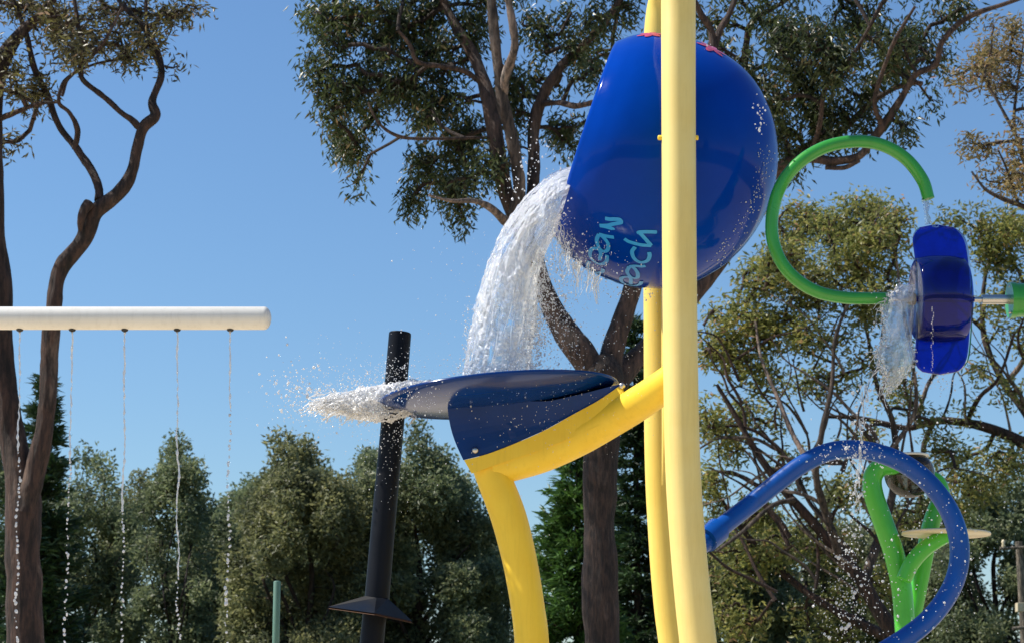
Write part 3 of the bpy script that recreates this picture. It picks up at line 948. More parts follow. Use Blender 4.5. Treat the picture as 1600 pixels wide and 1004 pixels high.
wheel = thing("paddle_wheel", P(1476, 467, 12.2), "translucent deep blue acrylic paddle wheel on a steel axle under the green hoop", "water wheel")
AX = P(1476, 467, 12.2); sW = S(467, 12.2)
def paddle(theta0, R, width, curl, xoff, xskew, mat, name="paddle", th=0.006):
    """a curved plate leaving the axle at angle theta0 (about X), rounded at its outer end"""
    g = Geo(); nr, nw = 22, 12
    v = []
    for side in (0, 1):
        for i in range(nr + 1):
            t = i / nr; r = 0.01 + (R - 0.01) * t
            # rounded end: narrowing superellipse in the last third
            e = max(0, (t - 0.62) / 0.38)
            wd = width * (1 - e ** 3.2) ** (1 / 2.4) if e < 1 else 0.012
            for j in range(nw + 1):
                a = theta0 + curl * t ** 1.4
                x = (j / nw - 0.5) * wd + xoff + xskew * t * t
                bow = 0.015 * math.sin(math.pi * j / nw) * t
                yy = -math.cos(a) * r + math.sin(a) * (side * th + bow); zz = math.sin(a) * r + math.cos(a) * (side * th + bow)
                v.append((AX.x + x, AX.y + yy, AX.z + zz))
    n1 = (nr + 1) * (nw + 1); f = []
    for s in (0, 1):
        for i in range(nr):
            for j in range(nw):
                q = [s * n1 + i * (nw + 1) + j, s * n1 + i * (nw + 1) + j + 1, s * n1 + (i + 1) * (nw + 1) + j + 1, s * n1 + (i + 1) * (nw + 1) + j]
                f.append(q if s else q[::-1])
    for i in range(nr):
        for j in (0, nw):
            a, b = i * (nw + 1) + j, (i + 1) * (nw + 1) + j
            f.append((a, b, b + n1, a + n1) if j else (a, a + n1, b + n1, b))
    for j in range(nw):
        a = nr * (nw + 1) + j
        f.append((a, a + n1, a + 1 + n1, a + 1))
    g.add(v, f, True)
    return g.build(name, mat, wheel)
W_ = 86 * sW
paddle(math.radians(80), 121 * sW, W_, 0.2, 0.0, -8 * sW, M['acrylic'])
paddle(math.radians(262), 122 * sW, W_, 0.2, 0.0, -15 * sW, M['acrylic'])
paddle(math.radians(-8), 52 * sW, W_ * .9, 0.02, 0.0, 0.0, M['acrylic'], "shelf")
g = Geo()
lathe(g, AX + Vector((-8 * sW, 0, 0)), (1, 0, 0), [(-38 * sW, 60 * sW), (-36 * sW, 64 * sW), (-18 * sW, 67 * sW), (0, 68 * sW), (18 * sW, 67 * sW), (36 * sW, 64 * sW), (40 * sW, 58 * sW)], 56, (0, 1, 0))
g.build("drum", M['acrylic_thin'], wheel)
g = Geo()
lathe(g, AX + Vector((-44 * sW, 0, 0)), (1, 0, 0), [(0, 0.02), (0, 60 * sW), (0.002, 60 * sW), (0.002, 0.02)], 56, (0, 1, 0))
g.build("side_disc", M['acrylic_clear'], wheel)
g = Geo()
lathe(g, AX + Vector((-57 * sW, 0, 0)), (1, 0, 0), [(0, 0), (0, .034), (.006, .04), (.04, .04), (.046, .034), (.046, 0)], 28, (0, 1, 0))
g.build("hub_bush", M['cream'], wheel)
g = Geo()
tube(g, [tuple(AX + Vector((-46 * sW, 0, 0))), tuple(AX + Vector((46 * sW, 0, 0)))], .02, 16); g.build("hub_tube", M['acrylic'], wheel)

# water feeding and leaving the wheel
hw = thing("hoop_water", P(1448, 340, 12.2), "short clear stream from the end of the green hoop onto the blue wheel", "water stream")
g = Geo()
c, r = pxline([(1446, 308, 11), (1447, 322, 9), (1448, 335, 8), (1450, 350, 9)], 12.2, 10)
tube(g, c, r, 16, rough=0.35, nscale=25); 
g.build("stream", M['sheet'], hw)
ws = thing("wheel_splash", P(1400, 600, 12.2), "sheet of clear water and beads thrown left off the blue paddle wheel", "water splash", None, "stuff")
Lw = [(1410, 444), (1388, 462), (1378, 490), (1380, 520), (1370, 552), (1380, 585), (1390, 612)]
Rw = [(1430, 444), (1430, 470), (1427, 505), (1424, 535), (1428, 560), (1414, 588), (1400, 606)]
water_body("thrown_sheet", Lw, Rw, 12.15, [.05, .1, .12, .1, .03], M['sheet'], 140, 110, 0.13, 23, 1.6, 1.6, 0, ws, hf=.2, holes=.45, hole_s=2.5)
cen, rad = [], []
for A, n in ((Lw, 80), (Rw[3:], 22)):
    cc = catmull(A, 20)
    for q in cc[:: max(1, len(cc) // n)]:
        cen.append(P(q[0] + rng.normal(0, 2.2), q[1] + rng.normal(0, 2.0), 12.15 + rng.normal(0, .05))); rad.append(mp * rng.uniform(1.0, 2.4))
gauss_drops(130, 1372, 540, 9, 60, 12.0, 12.3, .6, 2.0)
gauss_drops(100, 1398, 590, 22, 18, 12.0, 12.3, .6, 2.2)
gauss_drops(80, 1400, 455, 14, 9, 12.0, 12.3, .7, 2.2)
gauss_drops(70, 1470, 596, 26, 9, 12.05, 12.3, .6, 1.6)
for i in range(40):
    cen.append(P(1457 + rng.normal(0, 1.0), 480 + i * 2.8, 11.70)); rad.append(mp * rng.uniform(.4, 1.0))
drops_mesh("beads", cen, rad, None, M['drop'], ws)
st = [P(*(lambda q: (q[0], q[1]))(catmull(Lw, 20)[rng.integers(0, 120)]), rng.uniform(12.05, 12.25)) for i in range(26)]
filaments("splash_strands", st, [(rng.uniform(-1, .4), 0, rng.uniform(-1, .6)) for _ in st], 6, 0.09, mp * .9, M['foam'], ws, .2, 1.0)
fd = thing("falling_drops", P(1340, 800, 12.1), "loose trail of drops falling in front of the blue hoop pipe", "water drops", None, "stuff")
cen, rad = [], []
for i in range(430):
    t = rng.uniform(0, 1); yy = 600 + 420 * t
    xx = np.interp(yy, [600, 700, 800, 900, 1020], [1352, 1345, 1332, 1328, 1322]) + rng.normal(0, 6 + 14 * t * t + 6 * (yy < 700))
    cen.append(P(xx, yy, rng.uniform(11.8, 12.3))); rad.append(mp * min(3.0, .7 * (1 + rng.pareto(2.2))))
gauss_drops(260, 1330, 940, 42, 50, 11.8, 12.4, .6, 2.4)
gauss_drops(150, 1330, 708, 34, 12, 11.8, 12.2, .6, 2.0)
gauss_drops(260, 1450, 850, 60, 90, 11.6, 12.0, .6, 1.9)
gauss_drops(160, 1400, 650, 60, 40, 11.8, 12.2, .5, 1.8)
gauss_drops(80, 1240, 900, 60, 60, 11.8, 12.2, .4, 1.4)
gauss_drops(60, 1520, 900, 30, 70, 11.8, 12.2, .4, 1.5)
drops_mesh("loose_drops", cen, rad, None, M['drop'], fd)
filaments("trail_threads", [P(np.interp(y_, [600, 760], [1350, 1338]) + rng.normal(0, 2), y_, 12.1) for y_ in rng.uniform(600, 770, 26)], [(rng.uniform(-.3, .3), 0, -1)] * 26, 6, .09, mp * 1.2, M['drop'], fd, .1, .5)

# ------------------------------------------------------------------ blue hoop pipe
bh = thing("blue_hoop", (P(1450, 1004, 12.3).x, 12.3, 0), "thick blue pipe arching over to a hook shape at the right of the yellow post", "pipe")
g = Geo()
hoopb = [(1072, 868, 30, 12.0), (1100, 847, 30, 12.1), (1128, 822, 30, 12.2), (1170, 789, 29), (1215, 753, 29), (1258, 722, 29), (1300, 704, 29), (1345, 702, 29), (1390, 713, 30), (1430, 735, 30), (1464, 768, 30), (1488, 808, 31), (1499, 850, 31), (1496, 892, 31), (1480, 930, 31), (1452, 966, 31), (1415, 996, 32), (1370, 1025, 32), (1325, 1060, 32), (1290, 1110, 33), (1275, 1200, 33), (1270, 1540, 34)]
hoopb = [q if len(q) > 3 else q + (12.3,) for q in hoopb]
tube(g, *pxline(hoopb, n=10), sides=32)
g.build("hoop_pipe", M['bluepipe'], bh)
g = Geo()
c, r = pxline([(1103, 843, 40, 12.1), (1122, 827, 40, 12.18)], n=4)
tube(g, c, r, 32); g.build("collar", M['bluepipe'], bh)

# ------------------------------------------------------------------ green stand with dome and disc
gs = thing("green_stand", (P(1418, 1004, 13.4).x, 13.4, 0), "branching bright green pipe stand holding a clear dome and a flat cream disc", "stand")
def gpipe(rows, D, name="stem"):
    g = Geo(); tube(g, *pxline(rows, D, 9), sides=28, roundcap=(0, .5)); return g.build(name, M['leafgreen'], gs)
gpipe([(1425, 1490, 32), (1422, 1200, 32), (1418, 1040, 32), (1414, 985, 32), (1409, 920, 32), (1397, 865, 32), (1381, 818, 32), (1366, 775, 31), (1363, 748, 30), (1373, 731, 29), (1392, 727, 28), (1408, 730, 26)], 13.4)
gpipe([(1418, 1000, 26), (1433, 930, 26), (1444, 870, 27), (1453, 825, 27), (1463, 795, 27), (1472, 774, 25), (1466, 752, 22), (1450, 742, 20)], 13.62)
gpipe([(1412, 905, 24), (1424, 880, 25), (1443, 858, 25), (1465, 843, 24), (1478, 837, 22)], 13.25, "branch")
DOME = P(1421, 740, 13.5); rD = 39 * S(740, 13.5)
g = Geo()
lathe(g, DOME, (0, 0, -1), [(rD * math.sin(t) * .95, rD * math.cos(t)) for t in np.linspace(-0.85, math.pi / 2, 22)], 48)
g.build("dome", M['dome'], gs)
g = Geo()
lathe(g, DOME + Vector((0, 0, rD * .70)), (0, 0, 1), [(0, 0), (0, rD * .80), (.014, rD * .80), (.022, rD * .5), (.022, 0)], 40)
g.build("dome_lid", M['white'], gs)
g = Geo()
lathe(g, DOME + Vector((0, 0, rD * .44)), (0, 0, 1), [(0, 0), (0, rD * .84), (rD * .26, rD * .66), (rD * .26, 0)], 40)
g.build("dome_cap", M['black'], gs)
dc = P(1478, 833, 13.3); rd = 69 * S(833, 13.3)
g = Geo()
lathe(g, dc, (.02, 0.0, 1), [(-.008, 0), (-.008, rd * .99), (0, rd), (.008, rd * .99), (.01, 0)], 64, (1, 0, 0))
g.build("disc", M['cream'], gs)

# ------------------------------------------------------------------ leaning black pole
bp = thing("black_pole", (P(583, 1004, 13.0).x, 13.0, 0), "leaning black pole with a flared skirt near its foot, behind the spray", "pole")
g = Geo(); tube(g, *pxline([(625, 522, 35), (617, 620, 36), (608, 720, 37), (598, 830, 38), (589, 935, 39)], 13.0), sides=32); g.build("pole", M['black'], bp)
g = Geo(); tube(g, *pxline([(589, 925, 37), (581, 1004, 38), (574, 1100, 38), (556, 1300, 38), (536, 1520, 38)], 13.0), sides=32); g.build("foot_tube", M['black'], bp)
g = Geo()
tp = P(625, 522, 13.0); axp = (P(625, 522, 13.0) - P(617, 620, 13.0)).normalized()
lathe(g, tp, axp, [(-.002, .07), (.006, .074), (.012, .068), (.012, 0)], 28); g.build("end_cap", M['black'], bp)
# pyramid skirt
bm = bmesh.new()
apx = [P(571, 930, 12.93), P(588, 933, 12.90), P(606, 934, 12.94), P(589, 930, 13.10)]
cor = [P(513, 947, 12.95), P(585, 957, 12.62), P(645, 970, 13.0), P(585, 957, 13.35)]
for off, mt in ((0, 0), (0.012, 1)):
    a = [bm.verts.new(p - Vector((0, 0, off))) for p in apx]; b = [bm.verts.new(p - Vector((0, 0, off))) for p in cor]
    for i in range(4):
        j = (i + 1) % 4
        fc = bm.faces.new((b[i], b[j], a[j], a[i])); fc.material_index = mt
sk = bm_obj("skirt", bm, M['black'], bp)
sk.data.materials.append(M['rust'])

# ------------------------------------------------------------------ slim green post, utility pole, far roof
sp = thing("green_post", (P(432, 1004, 17).x, 17, 0), "slim sage green post rising in front of the grey green trees", "post")
g = Geo(); a = P(433, 908, 17); b = P(431, 1004, 17)
tube(g, [(b.x - .05, 17, 0), tuple(b), tuple(a)], 5.6 * S(950, 17), 20, roundcap=(0, .3)); g.build("pole", M['sage'], sp)
up = thing("utility_pole", (P(1592, 1004, 48).x, 48, 0), "weathered timber utility pole with a crossarm and a cream box at the right edge", "utility pole")
g = Geo(); a = P(1592, 845, 48)
tube(g, [(a.x, 48, 0), (a.x, 48, a.z * .5), tuple(a)], 5.5 * S(900, 48), 16, rough=.05, nscale=2); g.build("pole", M['timber'], up)
g = Geo(); tube(g, [tuple(P(1562, 856, 47.8)), tuple(P(1626, 853, 47.8))], .04, 6); g.build("crossarm", M['timber'], up)
for x in (1568, 1612):
    g = Geo(); lathe(g, P(x, 855, 47.8), (0, 0, 1), [(0, .02), (.05, .05), (.1, .03), (.14, .05), (.2, .02), (.2, 0)], 12); g.build("insulator", M['cream'], up)
prism([(1588, 941), (1599, 941), (1599, 955), (1588, 955)], 47.6, 47.85, "meter_box", M['box'], up, .01)
g = Geo(); tube(g, [tuple(P(1582, 981, 47.8)), tuple(P(1606, 979, 47.8))], .05, 6); g.build("lower_bracket", M['timber'], up)
rf = thing("far_shed", (P(1560, 1004, 75).x, 75, 0), "low shed with a pale blue grey roof behind the trees at lower right", "shed")
a, b = P(1500, 1012, 74), P(1680, 1004, 74)
bm = bmesh.new()
zt = P(1560, 997, 76).z; ze = P(1560, 1003, 74).z
v = [bm.verts.new(q) for q in ((a.x - .3, 73.5, ze), (b.x + .3, 73.5, ze), (b.x + .3, 77, zt), (a.x - .3, 77, zt), (b.x + .3, 80.5, ze), (a.x - .3, 80.5, ze))]
bm.faces.new((v[0], v[1], v[2], v[3])); bm.faces.new((v[3], v[2], v[4], v[5])); bm.faces.new((v[0], v[3], v[5])); bm.faces.new((v[1], v[4], v[2])); bm.faces.new((v[0], v[5], v[4], v[1]))
bm_obj("roof", bm, M['roof'], rf)
bm = bmesh.new(); bmesh.ops.create_cube(bm, size=1)
for q in bm.verts: q.co = Vector(((a.x + b.x) / 2 + q.co.x * (b.x - a.x), 77 + q.co.y * 6, (ze - .02) / 2 + q.co.z * (ze - .02)))
bm_obj("wall", bm, M['cream'], rf)

# ------------------------------------------------------------------ trees
def leaf_quads(cen, L, W, droop, name, mat, parent, tone_bias=None, axis=None):
    """one folded diamond per leaf"""
    n = len(cen)
    if axis is None:
        a = rng.normal(0, 1, (n, 3)); a /= np.linalg.norm(a, axis=1)[:, None]
        a[:, 2] = a[:, 2] * (1 - droop) - droop * rng.uniform(.6, 1.4, n)
    else:
        a = axis + rng.normal(0, .35, (n, 3))
    a /= np.linalg.norm(a, axis=1)[:, None]
    r = rng.normal(0, 1, (n, 3)); s = np.cross(a, r); s /= np.linalg.norm(s, axis=1)[:, None] + 1e-9
    nn = np.cross(a, s)
    l = (L * rng.uniform(.6, 1.3, n))[:, None]; w_ = (W * rng.uniform(.7, 1.3, n))[:, None]
    b = cen; t = cen + a * l + nn * l * rng.normal(0, .12, (n, 1))
    m_ = cen + a * l * .42 + nn * w_ * .25
    v = np.stack([b, m_ - s * w_ * .5, t, m_ + s * w_ * .5], 1).reshape(-1, 3)
    i = np.arange(n) * 4
    f = np.stack([np.stack([i, i + 1, i + 2], 1), np.stack([i, i + 2, i + 3], 1)], 1).reshape(-1, 3)
    tone = rng.beta(2, 2.4, n)
    if tone_bias is not None: tone = np.clip(tone + tone_bias, 0, 1)
    return tri_mesh(name, v, f, mat, parent, False, np.repeat(tone, 2))

def twig_mesh(name, segs, mat, parent, sides=5):
    """segs: arrays p0, p1, r0, r1"""
    p0, p1, r0, r1 = segs
    n = len(p0)
    t = p1 - p0; t /= np.linalg.norm(t, axis=1)[:, None] + 1e-9
    x = np.cross(t, np.array([0.13, 1, .21])); x /= np.linalg.norm(x, axis=1)[:, None] + 1e-9
    y = np.cross(t, x)
    a = np.linspace(0, 2 * math.pi, sides, endpoint=False)
    ring = np.cos(a)[None, :, None] * x[:, None] + np.sin(a)[None, :, None] * y[:, None]
    v = np.concatenate([p0[:, None] + ring * r0[:, None, None], p1[:, None] + ring * r1[:, None, None]], 1).reshape(-1, 3)
    j = np.arange(sides); k = (j + 1) % sides
    q = np.stack([j, k, k + sides, j + sides], 1)
    f = (q[None] + (np.arange(n) * 2 * sides)[:, None, None]).reshape(-1, 4)
    return tri_mesh(name, v, f, mat, parent)

def grow(skel, targets, kink=0.12, bias=0.35):
    """join every target to the nearest node of the growing tree; returns segments with pipe-model radii"""
    nodes = [np.asarray(skel, float)]
    S0 = len(skel); T = len(targets)
    allp = np.vstack([skel, np.zeros((T, 3))]); path = np.zeros(S0 + T); par = np.full(S0 + T, -1); cnt = np.zeros(S0 + T)
    d0 = np.array([np.min(np.sum((skel - t) ** 2, 1)) for t in targets])
    order = np.argsort(d0); m = S0
    for o in order:
        t = targets[o]
        d = np.linalg.norm(allp[:m] - t, axis=1)
        c = d + bias * path[:m] + 0.25 * np.maximum(0, allp[:m, 2] - t[2])
        j = int(np.argmin(c))
        allp[m] = t; par[m] = j; path[m] = path[j] + d[j]; m += 1
    for i in range(m - 1, S0 - 1, -1):
        cnt[i] += 1
        if par[i] >= S0: cnt[par[i]] += cnt[i]
    p0, p1, r0, r1 = [], [], [], []
    for i in range(S0, m):
        a = allp[par[i]]; b = allp[i]; L = np.linalg.norm(b - a)
        pr = cnt[par[i]] if par[i] >= S0 else cnt[i] * 1.3
        ra, rb = min(cnt[i] * 1.15, pr) ** .5, cnt[i] ** .5
        mids = [a]; k = 3 if L > .5 else 2
        off = rng.normal(0, kink, 3) * L * .5
        for q in range(1, k):
            t = q / k
            mids.append(a * (1 - t) + b * t + off * math.sin(math.pi * t) + rng.normal(0, kink * .25, 3) * L + np.array([0, 0, .10 * L * math.sin(math.pi * t)]))
        mids.append(b)
        for q in range(k):
            p0.append(mids[q]); p1.append(mids[q + 1])
            r0.append(ra + (rb - ra) * q / k); r1.append(ra + (rb - ra) * (q + 1) / k)
    return np.array(p0), np.array(p1), np.array(r0), np.array(r1)

def blob_points(blobs, D, per, seed, sub=0.36):
    """spray centres: each blob px, py, rx, ry[, weight[, dD]]; clumps inside the blob leave gaps"""
    rg = np.random.default_rng(seed)
    out = []
    for b in blobs:
        x, y, rx, ry = b[:4]; wt = b[4] if len(b) > 4 else 1.0; dD = b[5] if len(b) > 5 else rg.normal(0, .5)
        mpp_ = S(y, D)
        area = rx * ry / 1000.0
        n = max(3, int(per * area * wt))
        k = max(2, int(n / 7))
        sub_c = rg.normal(0, 1, (k, 3)); sub_c /= np.linalg.norm(sub_c, axis=1)[:, None]; sub_c *= rg.uniform(.25, 1, (k, 1)) ** .5
        pick = rg.integers(0, k, n)
        q = sub_c[pick] + np.clip(rg.normal(0, sub, (n, 3)), -1.6 * sub, 1.6 * sub) * .6
        dr = max(rx, ry) * mpp_ * 1.1
        out.append(PN(np.stack([x + q[:, 0] * rx, y + q[:, 1] * ry, D + dD + q[:, 2] * dr], 1)))
    return np.vstack(out)

def tree(name, label, cat, D, limbs, blobs, per, leaves_per, spread, leaf, leafm, barkm, seed, group=None, droop=.6, twig_r=.006, bias=.35, sides=14, foliage_group=None, leaf_name="crown", zsq=1.0, back=0.0):
    base = np.asarray(P(limbs[0][0][0], limbs[0][0][1], D)); base[2] = 0
    t = thing(name, tuple(base), label, cat, group)
    skel = []
    for i, rows in enumerate(limbs):
        rows = [(r[0], r[1], r[2], (D + r[3]) if len(r) > 3 else D) for r in rows]
        if i == 0:
            x0, y0, w0, d0 = rows[0]
            g0 = P(x0, y0, d0)
        c, r = pxline(rows, n=8)
        if i == 0 and c[0][2] > 0.3:
            c = np.vstack([[c[0][0] - .02, c[0][1], -.05], [c[0][0], c[0][1], c[0][2] * .5], c]); r = np.r_[r[0] * 1.25, r[0] * 1.08, r]
            c = catmull(c[:3], 8)[:-1].tolist() + c[2:].tolist(); c = np.array(c); r = np.r_[np.linspace(r[0], r[2], len(c) - len(r) + 2), r[2:]]
        g = Geo(); tube(g, c, r, sides, caps=True, rough=.2, nscale=1.2 / max(r[0], .05) * .35)
        g.build("trunk" if i == 0 else "limb", barkm if not isinstance(barkm, list) else barkm[i % len(barkm)], t)
        k = np.array(c)
        skel.append(k if i else k[len(k) // 2:])
    skel = np.vstack(skel)
    tg = blob_points(blobs, D + back, per, seed)
    tg = tg[tg[:, 2] > 0.8]
    p0, p1, r0, r1 = grow(skel, tg, bias=bias)
    twig_mesh("twigs", (p0, p1, np.minimum(r0 * twig_r, .032), np.minimum(r1 * twig_r, .032)), barkm if not isinstance(barkm, list) else barkm[0], t)['kind'] = 'stuff'
    n = len(tg)
    cen = np.repeat(tg, leaves_per, 0) + np.clip(rng.normal(0, 1, (n * leaves_per, 3)), -1.7, 1.7) * np.array([spread, spread, spread * zsq])
    tb = np.repeat(rng.normal(0, .16, n), leaves_per)
    print("TREE", name, seed, "sprays", n, "leaves", len(cen))
    leaf_quads(cen, leaf[0], leaf[1], droop, leaf_name, leafm, t, tb)
    return t

# left gum
T1 = [
    [(42, 1080, 62), (41, 1004, 58), (38, 900, 55), (35, 800, 56), (28, 730, 50), (12, 650, 46), (2, 560, 44), (-6, 440, 46), (-14, 300, 42), (-16, 200, 36), (-8, 130, 26), (8, 85, 22), (32, 52, 18), (60, 26, 16), (90, -12, 13), (120, -70, 8)],
    [(38, 800, 38, -.1), (50, 755, 34, -.1), (66, 690, 30, -.15), (74, 630, 27, -.2), (77, 560, 26, -.2), (84, 480, 27, -.3), (92, 430, 27, -.3), (110, 400, 25, -.3), (132, 372, 23, -.35), (148, 332, 25, -.4), (184, 303, 21, -.4), (205, 272, 19, -.4), (214, 232, 17, -.4), (224, 200, 16, -.4), (243, 181, 15, -.4), (238, 158, 12, -.4), (252, 118, 12, -.3), (246, 81, 10, -.2), (229, 48, 9, 0), (189, 5, 7, .1), (160, -40, 4, .2)],
    [(222, 203, 12, -.4), (206, 188, 10, -.4), (191, 177, 9.5, -.45), (158, 148, 9, -.5), (128, 122, 9, -.5), (128, 86, 8, -.5), (122, 38, 7, -.5), (113, -20, 5, -.5)],
    [(156, 312, 16, -.4), (150, 280, 13, -.3), (122, 236, 12, -.2), (92, 196, 11, -.1), (72, 145, 11, 0), (53, 105, 10, 0), (38, 43, 8, 0), (8, -25, 5, 0)],
    [(117, 234, 9, -.2), (121, 203, 8.5, -.3), (108, 176, 7, -.4), (92, 160, 6, -.5), (98, 132, 6, -.5), (120, 110, 6, -.5), (158, 72, 5, -.6), (191, 12, 4, -.6)],
    [(140, 318, 16, -.5), (131, 330, 14, -.55), (126, 345, 10, -.55), (125, 362, 5, -.5)],
    [(-10, 190, 10, 0), (29, 174, 8, -.2), (62, 162, 6, -.4), (90, 160, 4, -.5)],
    [(253, 112, 8, -.3), (232, 60, 6, -.2), (228, 10, 6, -.2), (232, -30, 4, -.1)],
    [(97, 150, 5, -.4), (110, 120, 4, -.3), (150, 100, 4, .1), (200, 92, 3, .4)],
]
T1b = [(50, 25, 70, 40, 1.0), (110, 60, 55, 40, 1.0), (170, 45, 55, 45, 1), (232, 60, 40, 34, .9), (255, 15, 50, 22, 1.0), (312, 12, 28, 14, 1), (205, 92, 36, 20, .8), (25, 110, 34, 45, .8), (75, 130, 40, 30, .5), (12, 240, 22, 26, 1.0), (268, 100, 20, 14, .5), (60, -60, 120, 50, .5), (220, -60, 90, 50, .5), (45, 170, 40, 18, .4), (-60, 60, 50, 120, .5)]
tree("gum_tree", "tall gum tree with a forked reddish trunk behind the white spray pipe", "tree", 25.0, T1, T1b, 32, 12, .11, (.12, .030), M['leaf_brown'], M['bark_red'], 11, droop=.45, twig_r=.0085, back=.4)

# central gum
T2 = [
    [(941, 1080, 60), (941, 1004, 58), (938, 900, 56), (937, 800, 55), (938, 720, 55), (939, 660, 60), (938, 620, 68), (936, 585, 70), (932, 560, 54)],
    [(945, 620, 50, -.1), (915, 562, 46, -.1), (890, 530, 42, -.1), (866, 488, 38, -.1), (847, 440, 33, -.1), (834, 400, 30, -.1), (818, 365, 28, 0), (800, 332, 26, 0), (789, 300, 23, 0), (780, 258, 22, 0), (773, 210, 22, 0), (762, 148, 23, .1), (741, 90, 19, .2), (714, 44, 15, .3), (690, -5, 12, .4), (670, -60, 7, .5)],
    [(806, 340, 24, -.1), (811, 298, 22, -.2), (803, 230, 20, -.3), (786, 160, 20, -.4), (776, 90, 17, -.5), (768, 0, 15, -.6), (764, -80, 10, -.6)],
    [(786, 150, 15, -.4), (791, 115, 14, -.6), (804, 74, 13, -.8), (798, 20, 12, -.9), (786, -40, 9, -1)],
    [(822, 365, 24, .1), (830, 320, 22, .3), (834, 260, 20, .5), (834, 200, 19, .6), (846, 155, 18, .6), (874, 108, 15, .6), (911, 72, 12, .6), (946, 36, 10, .6), (970, -5, 8, .6)],
    [(845, 162, 10, .6), (876, 161, 9, .2), (900, 166, 9, -.1), (930, 160, 8, -.3), (980, 150, 6, -.5)],
    [(750, 128, 10, .1), (726, 112, 9, 0), (690, 104, 8, -.2), (653, 97, 7, -.4), (640, 70, 6, -.5), (622, 48, 5, -.6)],
    [(798, 352, 15, 0), (785, 342, 14, -.2), (765, 324, 12, -.4), (738, 314, 9, -.6), (705, 314, 6, -.8), (670, 305, 4, -1)],
    [(772, 215, 6, 0), (720, 216, 5, -.4), (679, 217, 5, -.8), (626, 214, 5, -1), (592, 193, 4, -1.2), (575, 160, 3, -1.3)],
    [(950, 600, 50, .1), (958, 550, 40, .1), (970, 505, 33, .1), (985, 460, 29, .1), (1005, 400, 27, .1), (1030, 320, 24, .2), (1060, 230, 22, .2), (1085, 160, 20, .1), (1110, 100, 16, 0), (1112, 52, 12, 0), (1095, 22, 10, -.1), (1070, -30, 7, -.2)],
    [(1112, 95, 12, 0), (1124, 50, 10, .1), (1143, 14, 9, .2), (1160, -40, 6, .3)],
    [(960, 590, 46, .3), (1005, 548, 34, .5), (1050, 500, 28, .7), (1095, 448, 26, .8), (1140, 385, 25, .9), (1180, 310, 23, 1), (1219, 262, 20, .9), (1262, 248, 17, .7), (1305, 252, 15, .5), (1342, 244, 14, .3), (1362, 220, 15, .2), (1378, 200, 14, .1), (1406, 158, 11, 0), (1430, 118, 11, -.1), (1462, 101, 9, -.2), (1472, 66, 9, -.3), (1511, 28, 8, -.4), (1577, 4, 7, -.5), (1640, -20, 4, -.5)],
    [(1200, 280, 14, 1), (1250, 235, 13, 1.1), (1310, 208, 12, 1), (1345, 176, 11, .9), (1376, 150, 9, .8), (1420, 130, 8, .7), (1441, 131, 7, .6)],
    [(1160, 340, 12, 1), (1160, 250, 12, 1.3), (1162, 150, 12, 1.5), (1166, 70, 11, 1.5), (1178, 32, 9, 1.4), (1222, 5, 7, 1.3), (1260, -30, 5, 1.2)],
    [(1378, 196, 10, .1), (1366, 160, 8, -.2), (1380, 110, 7, -.5), (1400, 60, 6, -.8), (1430, 10, 5, -1)],
    [(1263, 246, 9, .7), (1280, 200, 8, .4), (1290, 140, 7, .1), (1330, 90, 6, -.2), (1360, 40, 5, -.4)],
    [(1290, 262, 8, .5), (1320, 262, 7, .4), (1342, 250, 8, .3)],
]
T2b = [(520, 25, 46, 34, 1.2), (505, 85, 30, 40, 1.1), (530, 140, 32, 40, 1.2), (545, 200, 24, 34, 1.2), (556, 250, 14, 26, 1.6), (562, 272, 7, 14, 2.0), (548, 225, 16, 24, 1.2), (590, 50, 52, 44, 1.2), (590, 120, 46, 36, 1.1), (600, 165, 36, 22, .9), (650, 40, 50, 42, 1.2), (660, 130, 48, 38, 1.0), (650, 185, 34, 24, .7), (705, 70, 44, 44, 1), (700, 170, 44, 34, 1.0), (715, 240, 40, 30, 1.1), (672, 258, 34, 26, 1.2), (645, 300, 20, 22, 1.3), (700, 300, 40, 28, 1.2), (712, 335, 18, 12, 1.2), (755, 270, 32, 34, .9), (745, 30, 40, 30, .9), (740, 215, 30, 24, .9),
       (800, 190, 26, 34, .7), (820, 120, 34, 34, .7), (830, 60, 40, 34, .8), (880, 30, 30, 26, .6), (850, 130, 30, 30, .7), (890, 90, 28, 24, .7), (935, 80, 34, 30, .8), (920, 120, 34, 22, .7), (880, 190, 30, 24, .8), (905, 225, 26, 20, .7), (950, 30, 40, 24, .8), (990, 20, 30, 30, .7), (925, 190, 20, 30, .6), (800, 250, 18, 20, .4),
       (1110, 25, 34, 26, .8), (1140, 80, 34, 30, .9), (1175, 110, 36, 34, 1.1), (1210, 160, 38, 32, 1.1), (1225, 210, 34, 28, 1.0), (1200, 40, 50, 34, 1.0), (1260, 60, 50, 44, 1.2), (1250, 125, 44, 34, 1.1), (1290, 165, 46, 30, 1.1), (1285, 215, 44, 22, 1.0), (1320, 105, 44, 38, 1.1), (1330, 30, 50, 30, 1.1), (1350, 160, 34, 26, 1.0), (1380, 70, 40, 40, 1.0), (1395, 125, 30, 26, .9), (1372, 200, 22, 18, 1), (1420, 195, 18, 20, 1.2), (1430, 40, 40, 34, 1.0), (1450, 90, 24, 26, .7), (1460, 150, 12, 16, .8), (1480, 15, 34, 20, .9), (1240, 250, 22, 12, .8), (1330, 225, 20, 12, .6),
       (600, -50, 110, 50, .7), (780, -60, 100, 50, .6), (960, -60, 90, 50, .5), (1200, -60, 110, 50, .7), (1390, -60, 100, 50, .6)]
